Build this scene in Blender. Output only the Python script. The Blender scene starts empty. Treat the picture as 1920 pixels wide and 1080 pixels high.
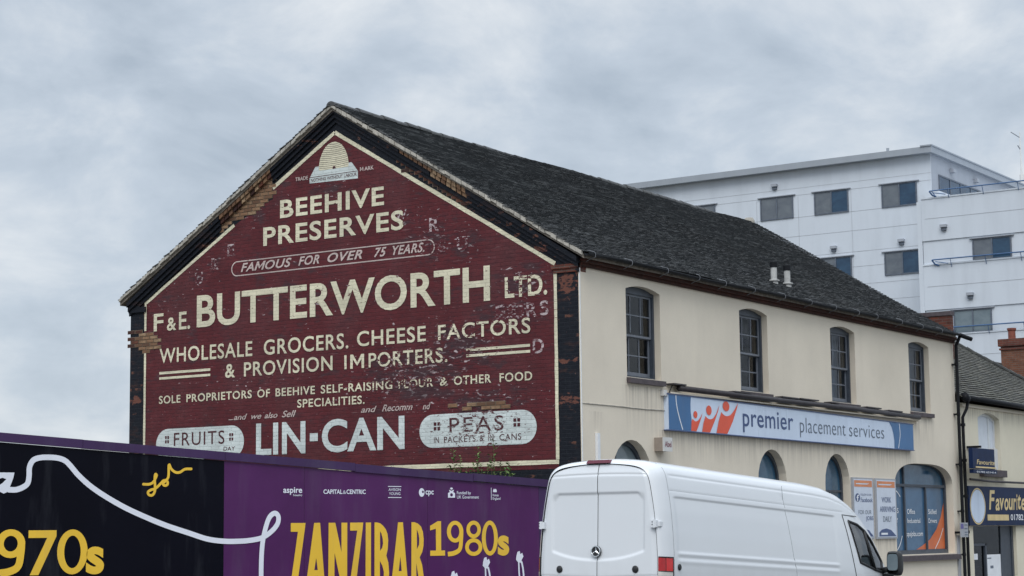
import bpy, bmesh, math, random
import numpy as np
from mathutils import Vector, Matrix
random.seed(7)
rnd = random.random
def uni(a, b): return a + (b - a) * random.random()

SC = bpy.context.scene
COL = SC.collection

# ------------------------------------------------------------------ camera
RX = Vector((0.55296708, -0.83311973, -0.0117869))
UP = Vector((-0.09909583, -0.07980585, 0.99187249))
FW = Vector((0.82728921, 0.5473048, 0.12668869))
cam = bpy.data.cameras.new('camera')
cam.sensor_width = 36.0
cam.lens = 3629.3754 / 1920 * 36
cam.clip_start = 0.5
cam.clip_end = 3000
cam_o = bpy.data.objects.new('camera', cam)
COL.objects.link(cam_o)
CL = Vector((-32.153378, -19.687892, 1.7))
cam_o.matrix_world = Matrix(((RX.x, UP.x, -FW.x, CL.x), (RX.y, UP.y, -FW.y, CL.y), (RX.z, UP.z, -FW.z, CL.z), (0, 0, 0, 1)))
SC.camera = cam_o

# ------------------------------------------------------------------ sky and sun
SUN_EL, SUN_AZ = math.radians(50), math.radians(205)     # azimuth in the xy plane, from +x
world = bpy.data.worlds.new('World')
SC.world = world
world.use_nodes = True
WN, WL = world.node_tree.nodes, world.node_tree.links
WN.clear()
def wn(t, **k):
    n = WN.new(t)
    for a, b in k.items(): setattr(n, a, b)
    return n
w_out = wn('ShaderNodeOutputWorld')
w_tc = wn('ShaderNodeTexCoord')
w_sep = wn('ShaderNodeSeparateXYZ'); WL.new(w_tc.outputs['Generated'], w_sep.inputs[0])
def wmath(op, a, b=None, clamp=False):
    n = wn('ShaderNodeMath', operation=op, use_clamp=clamp)
    for i, v in enumerate((a, b)):
        if v is None: continue
        if isinstance(v, (int, float)): n.inputs[i].default_value = v
        else: WL.new(v, n.inputs[i])
    return n.outputs[0]
w_z = wmath('MAXIMUM', w_sep.outputs[2], 0.0)
w_div = wmath('ADD', w_z, 0.36)
w_u = wmath('DIVIDE', w_sep.outputs[0], w_div)
w_v = wmath('DIVIDE', w_sep.outputs[1], w_div)
w_c = wn('ShaderNodeCombineXYZ'); WL.new(w_u, w_c.inputs[0]); WL.new(w_v, w_c.inputs[1])
def wnoise(scale, detail, rough, dist, off):
    m = wn('ShaderNodeVectorMath', operation='ADD'); WL.new(w_c.outputs[0], m.inputs[0]); m.inputs[1].default_value = off
    n = wn('ShaderNodeTexNoise'); WL.new(m.outputs[0], n.inputs['Vector'])
    n.inputs['Scale'].default_value = scale; n.inputs['Detail'].default_value = detail
    n.inputs['Roughness'].default_value = rough; n.inputs['Distortion'].default_value = dist
    return n.outputs['Fac']
n1 = wnoise(2.3, 5, 0.50, 0.5, (3.1, 7.7, 0.4))
n2 = wnoise(6.5, 7, 0.54, 0.6, (11.3, 2.2, 1.4))
w_lump = wn('ShaderNodeVectorMath', operation='MULTIPLY_ADD'); WL.new(w_tc.outputs['Generated'], w_lump.inputs[0]); w_lump.inputs[1].default_value = (9, 9, 15); w_lump.inputs[2].default_value = (2.3, 4.1, .7)
n3 = wn('ShaderNodeTexNoise'); WL.new(w_lump.outputs[0], n3.inputs['Vector']); n3.inputs['Scale'].default_value = 1.0; n3.inputs['Detail'].default_value = 9; n3.inputs['Roughness'].default_value = .58; n3.inputs['Distortion'].default_value = .35
w_n = wmath('ADD', wmath('MULTIPLY', n1, 0.34), wmath('ADD', wmath('MULTIPLY', n2, 0.16), wmath('MULTIPLY', n3.outputs['Fac'], .5)))
w_ramp = wn('ShaderNodeValToRGB'); WL.new(w_n, w_ramp.inputs[0])
els = w_ramp.color_ramp.elements
els[0].position = 0.39; els[0].color = (0.45, 0.525, 0.615, 1)
els[1].position = 0.61; els[1].color = (0.82, 0.86, 0.90, 1)
e = els.new(0.49); e.color = (0.575, 0.65, 0.74, 1)
w_step = wn('ShaderNodeMapRange', interpolation_type='SMOOTHSTEP'); WL.new(w_z, w_step.inputs[0])      # overcast, upper dome boosted above the view to light walls and van
w_step.inputs[1].default_value = .27; w_step.inputs[2].default_value = .62; w_step.inputs[3].default_value = 1.0; w_step.inputs[4].default_value = 2.1
w_grad = w_step.outputs[0]
w_vm = wn('ShaderNodeVectorMath', operation='SCALE'); WL.new(w_ramp.outputs[0], w_vm.inputs[0]); WL.new(w_grad, w_vm.inputs['Scale'])
w_sky = wn('ShaderNodeTexSky', sky_type='NISHITA', sun_disc=False, sun_elevation=SUN_EL, sun_rotation=math.radians(90) - SUN_AZ)
w_bs = wn('ShaderNodeBackground'); WL.new(w_sky.outputs[0], w_bs.inputs[0]); w_bs.inputs[1].default_value = 0.09
w_bc = wn('ShaderNodeBackground'); WL.new(w_vm.outputs[0], w_bc.inputs[0]); w_bc.inputs[1].default_value = 1.0
w_mix = wn('ShaderNodeMixShader'); w_mix.inputs[0].default_value = 0.9
WL.new(w_bs.outputs[0], w_mix.inputs[1]); WL.new(w_bc.outputs[0], w_mix.inputs[2]); WL.new(w_mix.outputs[0], w_out.inputs[0])

sun = bpy.data.lights.new('sun', 'SUN')
sun.energy = 1.5; sun.angle = math.radians(35); sun.color = (1.0, 0.97, 0.92)
sun_o = bpy.data.objects.new('sun', sun); COL.objects.link(sun_o)
sd = Vector((math.cos(SUN_EL) * math.cos(SUN_AZ), math.cos(SUN_EL) * math.sin(SUN_AZ), math.sin(SUN_EL)))
sun_o.rotation_euler = sd.to_track_quat('Z', 'Y').to_euler()
sun_o.location = (-40, -40, 60)

SC.view_settings.view_transform = 'Standard'
SC.view_settings.look = 'None'
SC.view_settings.exposure = 0.0
SC.view_settings.gamma = 1.0
SC.view_settings.use_curve_mapping = False

# ------------------------------------------------------------------ materials
class N:
    """small node-graph helper"""
    def __init__(s, name):
        s.m = bpy.data.materials.new(name); s.m.use_nodes = True
        s.t = s.m.node_tree; s.n = s.t.nodes; s.l = s.t.links
        s.b = s.n['Principled BSDF']; s.o = s.n['Material Output']
        s.g = None
    def new(s, t, **k):
        n = s.n.new(t)
        for a, b in k.items(): setattr(n, a, b)
        return n
    def put(s, v, sock):
        if v is None: return
        if hasattr(v, 'is_linked'): s.l.new(v, sock)
        else:
            if isinstance(v, tuple) and len(v) == 3 and sock.type == 'RGBA': v = v + (1,)
            sock.default_value = v
    def math(s, op, a, b=None, clamp=False):
        n = s.new('ShaderNodeMath', operation=op, use_clamp=clamp)
        s.put(a, n.inputs[0]); s.put(b, n.inputs[1]); return n.outputs[0]
    def mix(s, f, a, b, blend='MIX'):
        n = s.new('ShaderNodeMix', data_type='RGBA', blend_type=blend)
        s.put(f, n.inputs[0]); s.put(a, n.inputs[6]); s.put(b, n.inputs[7]); return n.outputs[2]
    def pos(s):
        if s.g is None: s.g = s.new('ShaderNodeNewGeometry')
        return s.g.outputs['Position']
    def island(s):
        s.pos(); return s.g.outputs['Random Per Island']
    def obj(s):
        return s.new('ShaderNodeTexCoord').outputs['Object']
    def wall(s):
        """(x+y, z, 0): coordinates along any axis-aligned wall"""
        sp = s.new('ShaderNodeSeparateXYZ'); s.l.new(s.pos(), sp.inputs[0])
        c = s.new('ShaderNodeCombineXYZ'); s.l.new(s.math('ADD', sp.outputs[0], sp.outputs[1]), c.inputs[0]); s.l.new(sp.outputs[2], c.inputs[1])
        return c.outputs[0]
    def scale(s, v, sc):
        n = s.new('ShaderNodeVectorMath', operation='MULTIPLY'); s.put(v, n.inputs[0]); n.inputs[1].default_value = sc; return n.outputs[0]
    def noise(s, v, scale=5, detail=4, rough=.55, dist=0):
        n = s.new('ShaderNodeTexNoise'); s.put(v, n.inputs['Vector'])
        n.inputs['Scale'].default_value = scale; n.inputs['Detail'].default_value = detail
        n.inputs['Roughness'].default_value = rough; n.inputs['Distortion'].default_value = dist
        return n.outputs['Fac']
    def rng(s, v, a, b, c=0., d=1.):
        n = s.new('ShaderNodeMapRange'); s.put(v, n.inputs[0])
        for i, x in enumerate((a, b, c, d)): s.put(x, n.inputs[i + 1])
        return n.outputs[0]
    def brick(s, v, w=.235, h=.078, mort=.009):
        n = s.new('ShaderNodeTexBrick'); s.put(v, n.inputs['Vector'])
        n.inputs['Color1'].default_value = (0, 0, 0, 1); n.inputs['Color2'].default_value = (1, 1, 1, 1); n.inputs['Mortar'].default_value = (.5, .5, .5, 1)
        n.inputs['Scale'].default_value = 1; n.inputs['Brick Width'].default_value = w; n.inputs['Row Height'].default_value = h
        n.inputs['Mortar Size'].default_value = mort; n.inputs['Mortar Smooth'].default_value = .3
        return n
    def bump(s, h, strength=.5, dist=.01):
        n = s.new('ShaderNodeBump'); s.put(h, n.inputs['Height']); n.inputs['Strength'].default_value = strength; n.inputs['Distance'].default_value = dist
        s.l.new(n.outputs[0], s.b.inputs['Normal'])
    def fin(s, col, rough=.6, spec=None, metal=None):
        s.put(col, s.b.inputs['Base Color']); s.put(rough, s.b.inputs['Roughness'])
        if spec is not None: s.put(spec, s.b.inputs['Specular IOR Level'])
        if metal is not None: s.put(metal, s.b.inputs['Metallic'])
        return s.m

def simple(name, col, rough=.5, var=.12, scale=6, spec=None, metal=None, bump=0):
    s = N(name); f = s.noise(s.obj(), scale, 5, .6)
    lo = tuple(c * (1 - var) for c in col); hi = tuple(min(1, c * (1 + var)) for c in col)
    s.fin(s.mix(s.rng(f, .3, .7), lo, hi), rough, spec, metal)
    if bump: s.bump(s.noise(s.obj(), scale * 8, 3), bump, .004)
    return s.m

M = {}
def damage(s, W):
    """how badly the old sign has weathered: soft patches where older lettering and bare brick show"""
    acc = None
    for (y, z, ry, rz, k) in [(4.0, 4.95, 1.7, .75, 1.0), (2.9, 5.5, 1.2, .7, .95), (2.2, 4.35, 1.5, .5, .8), (10.05, 7.52, .35, .28, .75), (9.56, 7.81, .3, .25, .75), (9.08, 8.07, .28, .22, .7),
                              (3.4, 7.75, .8, .5, .8), (2.7, 7.6, .45, .45, .75), (1.3, 6.7, .8, .45, .85), (4.0, 8.3, .5, .3, .6), (6.1, 9.15, .7, .2, .7), (2.5, 3.8, 1.4, .4, .75),
                              (1.7, 6.1, 1.3, .3, .75), (10.9, 7.0, .6, .3, .5), (6.8, 6.9, 3., .4, .35), (8.5, 9.0, .8, .5, .5), (8.4, 5.1, 2.2, .3, .35)]:
        d = s.new('ShaderNodeVectorMath', operation='SUBTRACT'); s.l.new(W, d.inputs[0]); d.inputs[1].default_value = (y, z, 0)
        q = s.scale(d.outputs[0], (1 / ry, 1 / rz, 0))
        ln = s.new('ShaderNodeVectorMath', operation='LENGTH'); s.l.new(q, ln.inputs[0])
        f = s.rng(ln.outputs['Value'], .25, 1.25, k, 0.)
        acc = f if acc is None else s.math('MAXIMUM', acc, f)
    return acc

def sign_paint(name, base, chipcol, kind):
    s = N(name); W = s.wall()
    dm = damage(s, W)
    wob = s.new('ShaderNodeTexNoise'); s.l.new(W, wob.inputs['Vector']); wob.inputs['Scale'].default_value = 5; wob.inputs['Detail'].default_value = 3
    wv = s.new('ShaderNodeVectorMath', operation='ADD'); s.l.new(W, wv.inputs[0]); s.l.new(s.scale(wob.outputs['Color'], (.05, .03, 0)), wv.inputs[1])
    bk = s.brick(wv.outputs[0])
    fine = s.noise(s.scale(W, (6.0, 15, 0)), 1, 6, .64, .4)
    fine2 = s.noise(s.scale(W, (9, 30, 0)), 1, 4, .6, .2)
    big = s.noise(W, 1.3, 5, .6)
    col = s.mix(s.rng(big, .3, .7), tuple(c * .8 for c in base), tuple(min(1, c * 1.15) for c in base))
    fade = s.noise(s.scale(W, (.8, .45, 0)), 1, 5, .62, .3)
    col = s.mix(s.rng(fade, .45, .72, 0, .38), col, tuple(c * .62 + .05 for c in base))
    rb = s.new('ShaderNodeSeparateColor'); s.l.new(bk.outputs['Color'], rb.inputs[0])
    col = s.mix(s.math('MULTIPLY', s.rng(rb.outputs[0], 0, 1), .32), col, tuple(c * .55 for c in base))
    mort = s.math('MULTIPLY', bk.outputs['Fac'], s.rng(fine2, .40, .64, .04, .75))
    if kind == 'ground':
        col = s.mix(mort, col, (.045, .012, .016))
        chips = s.rng(s.math('ADD', fine, s.math('MULTIPLY', dm, .115)), .665, .72)
        col = s.mix(s.math('MULTIPLY', chips, .9), col, chipcol)
        dark = s.rng(s.math('ADD', fine2, s.math('MULTIPLY', dm, .13)), .66, .73)
        col = s.mix(dark, col, (.03, .017, .022))
        bare = s.math('MULTIPLY', s.rng(s.math('ADD', s.noise(s.scale(W, (1.5, 4, 0)), 1, 5, .6), s.math('MULTIPLY', dm, .14)), .58, .68), .7)
        col = s.mix(bare, col, (.050, .030, .036))
        blot = s.math('MULTIPLY', s.rng(s.noise(s.scale(W, (4, 9, 0)), 1, 5, .65, .2), .47, .68), s.math('ADD', .38, s.math('MULTIPLY', dm, .3)))
        col = s.mix(blot, col, (.034, .012, .018))
        pal = s.math('MULTIPLY', s.rng(s.noise(s.scale(W, (2.2, 22, 0)), 1, 3, .6), .66, .74), .35)
        col = s.mix(pal, col, (.36, .26, .26))
    else:
        th = 1.0 if kind == 'letters' else 1.7
        col = s.mix(s.math('MULTIPLY', mort, .6), col, tuple(c * .35 for c in base))
        chips = s.rng(s.math('ADD', fine, s.math('MULTIPLY', dm, .15 * th)), .66, .69)
        col = s.mix(chips, col, chipcol)
        chips2 = s.rng(s.math('ADD', fine2, s.math('MULTIPLY', dm, .13 * th)), .685, .71)
        col = s.mix(chips2, col, chipcol)
        if kind == 'ghost':
            gm = s.rng(s.noise(s.scale(W, (7, 16, 0)), 1, 5, .65, .3), .43, .52)
            col = s.mix(gm, (.10, .02, .027), col)
    s.bump(s.math('SUBTRACT', s.math('MULTIPLY', fine, .4), bk.outputs['Fac']), .55, .008)
    return s.fin(col, .62, .25)
MAROON = (.112, .0185, .0235)
M['maroon'] = sign_paint('maroon_sign_paint', MAROON, (.58, .49, .50), 'ground')
M['cream'] = sign_paint('cream_letter_paint', (.76, .71, .53), (.10, .022, .028), 'letters')
M['white_sign'] = sign_paint('white_letter_paint', (.64, .70, .69), (.10, .03, .035), 'letters')
M['pink'] = sign_paint('faded_pink_paint', (.60, .49, .46), (.12, .02, .028), 'letters')
M['ghost'] = sign_paint('ghost_letter_paint', (.54, .45, .46), (.085, .017, .023), 'ghost')
M['maroon_letter'] = sign_paint('maroon_letter_paint', (.085, .02, .027), (.4, .42, .41), 'letters')

def black_brick(name):
    s = N(name); W = s.wall(); bk = s.brick(W)
    rb = s.new('ShaderNodeSeparateColor'); s.l.new(bk.outputs['Color'], rb.inputs[0])
    n = s.noise(W, 1.1, 5, .6); fine = s.noise(s.scale(W, (6, 14, 0)), 1, 5, .65)
    col = s.mix(s.rng(fine, .3, .7), (.0075, .009, .0145), (.015, .0175, .024))
    col = s.mix(s.math('MULTIPLY', bk.outputs['Fac'], .5), col, (.022, .025, .032))
    ch = s.math('MULTIPLY', s.rng(s.math('ADD', rb.outputs[0], s.math('MULTIPLY', n, 1.1)), 1.50, 1.56), s.rng(fine, .46, .56))
    col = s.mix(s.math('MULTIPLY', ch, .75), col, (.17, .075, .05))
    flake = s.noise(s.scale(W, (5, 9, 0)), 1, 6, .68, .4)
    ch2 = s.rng(flake, .655, .685)
    col = s.mix(s.math('MULTIPLY', ch2, .8), col, (.24, .125, .095))
    warm = s.math('MULTIPLY', s.rng(s.noise(s.scale(W, (1.2, 3.2, 0)), 1, 4, .6), .56, .68), s.rng(flake, .40, .56))
    col = s.mix(s.math('MULTIPLY', warm, .5), col, (.075, .036, .028))
    acc = None
    for (y, z, ry, rz) in [(.28, 6.62, .36, .30), (.3, 4.32, .3, .14), (.3, 5.1, .26, .1), (.85, 7.36, .35, .1), (11.95, 4.85, .25, .16), (11.95, 3.5, .3, .25)]:
        d = s.new('ShaderNodeVectorMath', operation='SUBTRACT'); s.l.new(W, d.inputs[0]); d.inputs[1].default_value = (y, z, 0)
        ln = s.new('ShaderNodeVectorMath', operation='LENGTH'); s.l.new(s.scale(d.outputs[0], (1 / ry, 1 / rz, 0)), ln.inputs[0])
        f = s.rng(ln.outputs['Value'], .3, 1.2, 1., 0.); acc = f if acc is None else s.math('MAXIMUM', acc, f)
    rust = s.rng(s.math('ADD', flake, s.math('MULTIPLY', acc, .20)), .63, .68)
    rust = s.math('MULTIPLY', rust, s.rng(acc, 0, .3))
    col = s.mix(rust, col, (.15, .062, .046))
    s.bump(s.math('SUBTRACT', s.math('MULTIPLY', fine, .4), bk.outputs['Fac']), .6, .01)
    return s.fin(col, .65, .15)
M['black_brick'] = black_brick('black_painted_brick')

def loose_brick(name, c1, c2, c3):
    s = N(name); i = s.island(); W = s.wall()
    f = s.noise(s.scale(W, (8, 20, 0)), 1, 5, .6)
    r = s.new('ShaderNodeValToRGB'); s.l.new(i, r.inputs[0]); r.color_ramp.elements[0].color = c1 + (1,); r.color_ramp.elements[1].color = c3 + (1,)
    x = r.color_ramp.elements.new(.5); x.color = c2 + (1,)
    col = s.mix(s.rng(f, .3, .75), r.outputs[0], tuple(c * .45 for c in c2))
    s.bump(f, .4, .01)
    return s.fin(col, .8, .2)
M['buff_brick'] = loose_brick('bare_buff_brick', (.10, .055, .04), (.30, .17, .10), (.42, .30, .19))
M['red_brick_loose'] = loose_brick('bare_red_brick', (.022, .02, .025), (.10, .045, .035), (.24, .09, .055))
M['patch_mortar'] = simple('sandy_mortar', (.17, .125, .09), .9, .35, 12)
M['mortar'] = simple('old_mortar', (.22, .19, .16), .9, .35, 12)

def brick_wall(name, c1, c2, mc):
    s = N(name); W = s.wall(); bk = s.brick(W)
    bk.inputs['Color1'].default_value = c1 + (1,); bk.inputs['Color2'].default_value = c2 + (1,); bk.inputs['Mortar'].default_value = mc + (1,)
    f = s.noise(s.scale(W, (3, 7, 0)), 1, 6, .65)
    col = s.mix(s.rng(f, .35, .8, 0, .75), bk.outputs['Color'], tuple(c * .3 for c in c1))
    s.bump(s.math('SUBTRACT', s.math('MULTIPLY', f, .5), bk.outputs['Fac']), .6, .01)
    return s.fin(col, .8, .2)
M['red_brick'] = brick_wall('red_brick', (.19, .062, .042), (.11, .042, .034), (.14, .115, .10))
M['orange_brick'] = brick_wall('orange_brick', (.23, .10, .062), (.17, .07, .045), (.16, .135, .115))
M['eaves_brick'] = brick_wall('dark_eaves_brick', (.10, .036, .026), (.062, .027, .021), (.04, .03, .025))  # darker red-brown brick for the eaves courses

def render_wall(name, base, dark):
    s = N(name); W = s.wall()
    streak = s.noise(s.scale(W, (2.6, .28, 0)), 1, 6, .6, .1)
    cloud = s.noise(W, .55, 5, .6)
    fine = s.noise(W, 26, 4, .7)
    col = s.mix(s.rng(cloud, .3, .75), base, tuple(c * .86 for c in base))
    col = s.mix(s.rng(streak, .54, .86, 0, .22), col, dark)
    col = s.mix(s.rng(fine, .3, .7, 0, .12), col, tuple(c * .6 for c in base))
    # run-off stains that hang below the sills and the sign fixings
    sp = s.new('ShaderNodeSeparateXYZ'); s.l.new(s.pos(), sp.inputs[0])
    acc = None
    for (x0, x1, zt, ln) in RUNS:
        inx = s.math('MULTIPLY', s.rng(sp.outputs[0], x0 - .15, x0 + .15), s.rng(sp.outputs[0], x1 + .15, x1 - .15))
        inz = s.math('MULTIPLY', s.rng(sp.outputs[2], zt - ln, zt), s.math('LESS_THAN', sp.outputs[2], zt))
        k = s.math('MULTIPLY', inx, inz); acc = k if acc is None else s.math('MAXIMUM', acc, k)
    run = s.noise(s.scale(W, (11, .5, 0)), 1, 3, .5)
    col = s.mix(s.math('MULTIPLY', acc, s.rng(run, .40, .70, 0, .55)), col, (.26, .225, .19))
    s.bump(fine, .25, .004)
    return s.fin(col, .85, .2)
RUNS = [(1.7, 3.3, 4.7, 1.1), (6.8, 8.4, 4.7, .5), (3.0, 17, 3.84, .7), (.4, .75, 4.1, .6), (16.8, 18.4, 4.7, .9), (12.6, 15.6, 1.5, .5)]
M['render'] = render_wall('cream_render', (.79, .71, .59), (.61, .54, .44))
RUNS = [(20.5, 33, 5.2, .5), (21.7, 24, 3.3, .4)]
M['render_b'] = render_wall('yellow_cream_render', (.78, .72, .575), (.60, .53, .43))

def roof_tiles(name, lo, hi, moss):
    s = N(name); i = s.island(); P = s.pos()
    n = s.noise(P, .7, 5, .6); f = s.noise(P, 14, 4, .7)
    r = s.rng(i, 0, 1)
    col = s.mix(r, lo, hi)
    col = s.mix(s.math('MULTIPLY', s.math('GREATER_THAN', i, .96), .5), col, tuple(c * 2.2 for c in hi))
    row = s.noise(s.scale(P, (.9, 1, 13)), 1, 4, .6)
    col = s.mix(s.rng(row, .52, .74, 0, .55), col, tuple(c * 1.9 for c in hi))
    col = s.mix(s.rng(row, .46, .30, 0, .4), col, tuple(c * .5 for c in lo))
    col = s.mix(s.rng(n, .45, .75, 0, .45), col, moss)
    col = s.mix(s.rng(f, .5, .75, 0, .6), col, tuple(c * .5 for c in lo))
    s.bump(f, .4, .008)
    return s.fin(col, s.rng(i, 0, 1, .55, .85), .35)
M['tiles'] = roof_tiles('dark_clay_tile', (.058, .060, .063), (.092, .094, .097), (.066, .068, .058))
M['tiles_b'] = roof_tiles('weathered_grey_tile', (.075, .075, .068), (.13, .125, .108), (.085, .095, .07))
M['tiles_c'] = roof_tiles('grey_tile', (.05, .052, .052), (.085, .085, .08), (.06, .065, .055))
def tile_edge(name, lo, hi):  # worn front edges, the sky light they catch painted paler in runs
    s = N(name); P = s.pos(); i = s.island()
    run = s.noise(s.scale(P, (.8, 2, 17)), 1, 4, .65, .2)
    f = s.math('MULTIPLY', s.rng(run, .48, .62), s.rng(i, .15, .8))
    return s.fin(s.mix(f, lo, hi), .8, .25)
M['tile_edge'] = tile_edge('worn_lit_tile_edge', (.056, .060, .064), (.19, .197, .20))
M['tile_edge_b'] = tile_edge('worn_lit_grey_tile_edge', (.05, .05, .046), (.26, .25, .22))
M['verge'] = simple('verge_mortar', (.40, .375, .33), .9, .45, 5, bump=.5)
M['black_metal'] = simple('black_gutter_paint', (.008, .009, .012), .6, .3, 8, spec=.2)
M['brown_metal'] = simple('brown_black_awning_metal', (.032, .026, .03), .5, .3, 6)
M['pale_metal'] = simple('galvanised_strap', (.17, .18, .20), .5, .25, 20)
M['frame'] = simple('blue_grey_window_paint', (.105, .125, .16), .5, .2, 7)
M['frame_dark'] = simple('dark_slate_window_paint', (.048, .060, .080), .5, .2, 7)
M['bar_paint'] = simple('pale_blue_grey_bar_paint', (.15, .165, .195), .5, .15, 9)
M['stone_sill'] = simple('dark_painted_sill', (.075, .06, .066), .7, .3, 9, bump=.3)
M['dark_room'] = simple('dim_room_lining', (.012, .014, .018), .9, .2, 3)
M['curtain'] = simple('grey_net_curtain', (.34, .36, .40), .9, .2, 3)
M['white_upvc'] = simple('white_plastic', (.74, .76, .78), .35, .05, 4)
M['blind'] = simple('pale_blind', (.72, .76, .82), .7, .05, 4)
M['rubber'] = simple('black_rubber', (.015, .016, .018), .55, .2, 10)
M['chrome'] = simple('chrome_trim', (.62, .64, .66), .18, .06, 10, metal=1.0)
M['asphalt'] = simple('asphalt', (.05, .05, .052), .85, .25, 40, bump=.6)
M['paving'] = simple('grey_paving', (.22, .215, .205), .85, .2, 3, bump=.3)
M['kerb'] = simple('granite_kerb', (.27, .27, .265), .8, .2, 9)
M['road_paint'] = simple('white_road_paint', (.72, .72, .70), .7, .12, 9)
M['earth'] = simple('rough_ground', (.10, .095, .075), .95, .4, 2)

def glass(name, tint, refl=.12, tr=.75):
    s = N(name)
    t = s.new('ShaderNodeBsdfTransparent'); t.inputs[0].default_value = tuple(c * tr for c in tint) + (1,)
    g = s.new('ShaderNodeBsdfGlossy'); g.inputs['Roughness'].default_value = .03; g.inputs['Color'].default_value = (.95, .97, 1, 1)
    fr = s.new('ShaderNodeFresnel'); fr.inputs[0].default_value = 1.5
    wv = s.noise(s.obj(), 2.3, 2, .5)
    b = s.new('ShaderNodeBump'); s.l.new(wv, b.inputs['Height']); b.inputs['Strength'].default_value = .06; b.inputs['Distance'].default_value = .05
    s.l.new(b.outputs[0], g.inputs['Normal'])
    f = s.math('ADD', fr.outputs[0], refl, True)
    mx = s.new('ShaderNodeMixShader'); s.l.new(f, mx.inputs[0]); s.l.new(t.outputs[0], mx.inputs[1]); s.l.new(g.outputs[0], mx.inputs[2])
    s.l.new(mx.outputs[0], s.o.inputs[0]); s.n.remove(s.b)
    return s.m
M['glass'] = glass('old_window_glass', (.70, .82, .95), -.02)
M['shop_glass'] = glass('shop_glass', (.6, .7, .75), -.07, .6)
M['car_glass'] = glass('vehicle_glass', (.80, .86, .88), .06, .92)

def solid_glass(name, c1, c2, rough=.12):
    s = N(name); f = s.noise(s.scale(s.obj(), (1, 1, 1.6)), 1.6, 5, .6, .3)
    return s.fin(s.mix(s.rng(f, .3, .7), c1, c2), rough, .6)
M['pane_grey'] = solid_glass('curtained_pane', (.095, .11, .135), (.15, .17, .19))
M['pane_blue'] = solid_glass('dark_blue_pane', (.012, .035, .075), (.028, .075, .135))
M['pane_teal'] = solid_glass('milky_teal_pane', (.12, .16, .185), (.18, .225, .25))
M['film'] = solid_glass('blue_window_film', (.035, .10, .19), (.055, .14, .25), .25)
M['film_top'] = solid_glass('blue_tinted_pane', (.018, .065, .12), (.06, .14, .22), .1)
M['film_orange'] = simple('orange_window_film', (.62, .14, .04), .35, .08, 3)

def cladding(name, base):
    s = N(name); W = s.wall(); n = s.noise(s.scale(W, (1.4, .22, 0)), 1, 5, .6); c = s.noise(W, .3, 4, .6)
    col = s.mix(s.rng(n, .45, .8, 0, .45), base, tuple(x * .68 for x in base))
    col = s.mix(s.rng(c, .3, .7, 0, .3), col, tuple(x * .85 for x in base))
    return s.fin(col, .5, .3)
M['clad'] = cladding('white_cladding', (.615, .66, .72))
M['clad_grey'] = cladding('grey_cladding', (.36, .385, .43))
M['fascia_grey'] = cladding('grey_roof_edge', (.33, .36, .40))
M['joint'] = simple('cladding_joint', (.44, .465, .50), .6, .1, 4)
M['rail_blue'] = simple('blue_rail_paint', (.05, .12, .26), .4, .15, 4)

def vinyl(name, col, rough=.3, wob=.25, spec=.4):
    s = N(name); P = s.obj(); n = s.noise(P, .9, 4, .6); d = s.noise(s.scale(P, (2.5, 2.5, .35)), 1, 5, .6)
    c = s.mix(s.rng(n, .3, .7), tuple(x * (1 - wob * .5) for x in col), tuple(min(1, x * (1 + wob * .5)) for x in col))
    c = s.mix(s.rng(d, .52, .8, 0, .16), c, (.16, .17, .2))
    s.bump(s.noise(P, 1.5, 3, .5), .12, .05)
    return s.fin(c, s.rng(d, .3, .8, rough, rough + .15), spec)
M['hoard_purple'] = vinyl('purple_print', (.074, .0165, .090), .3, .25, .24)
M['hoard_black'] = vinyl('black_print', (.0032, .0034, .008), .32, .25, .10)
M['hoard_cap'] = vinyl('purple_cap_paint', (.052, .026, .085), .45, .25, .25)
M['print_white'] = vinyl('white_print', (.74, .76, .84), .3, .05)
M['print_yellow'] = vinyl('yellow_print', (.80, .50, .045), .3, .12)
M['sign_face'] = vinyl('pale_blue_sign_face', (.60, .69, .83), .25, .1)
M['sign_blue'] = vinyl('blue_sign_print', (.035, .135, .31), .25, .2)
M['sign_orange'] = simple('orange_sign_print', (.74, .075, .02), .3, .06, 3)
M['navy_text'] = simple('navy_print', (.035, .07, .19), .4, .1, 4)
M['grey_text'] = simple('grey_print', (.10, .13, .18), .4, .1, 4)
M['poster'] = simple('poster_paper', (.62, .67, .76), .4, .06, 3)
M['poster_frame'] = simple('silver_poster_frame', (.36, .37, .40), .45, .1, 6)
M['poster_orange'] = simple('poster_orange', (.66, .24, .10), .45, .15, 5)
M['poster_blue'] = simple('poster_blue', (.055, .09, .21), .45, .15, 5)
M['white_print'] = simple('plain_white_print', (.80, .82, .85), .45, .05, 4)
M['navy_sign'] = simple('navy_sign_face', (.008, .020, .065), .5, .2, 3, spec=.15)
M['gold'] = simple('gold_sign_print', (.68, .52, .24), .4, .12, 4)
M['box_white'] = simple('aged_white_box', (.62, .61, .59), .4, .06, 4)
M['flue_grey'] = simple('weathered_flue_paint', (.42, .42, .41), .6, .25, 5)
M['box_side'] = simple('grimy_box_side', (.30, .25, .21), .6, .15, 4)
M['crimson_text'] = simple('crimson_print', (.16, .012, .035), .4, .1, 4)
M['post_purple'] = simple('purple_print_plate', (.10, .08, .28), .4, .1, 4)
M['shop_dark'] = simple('dark_shop_interior', (.02, .026, .03), .8, .4, 1.2)

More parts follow.
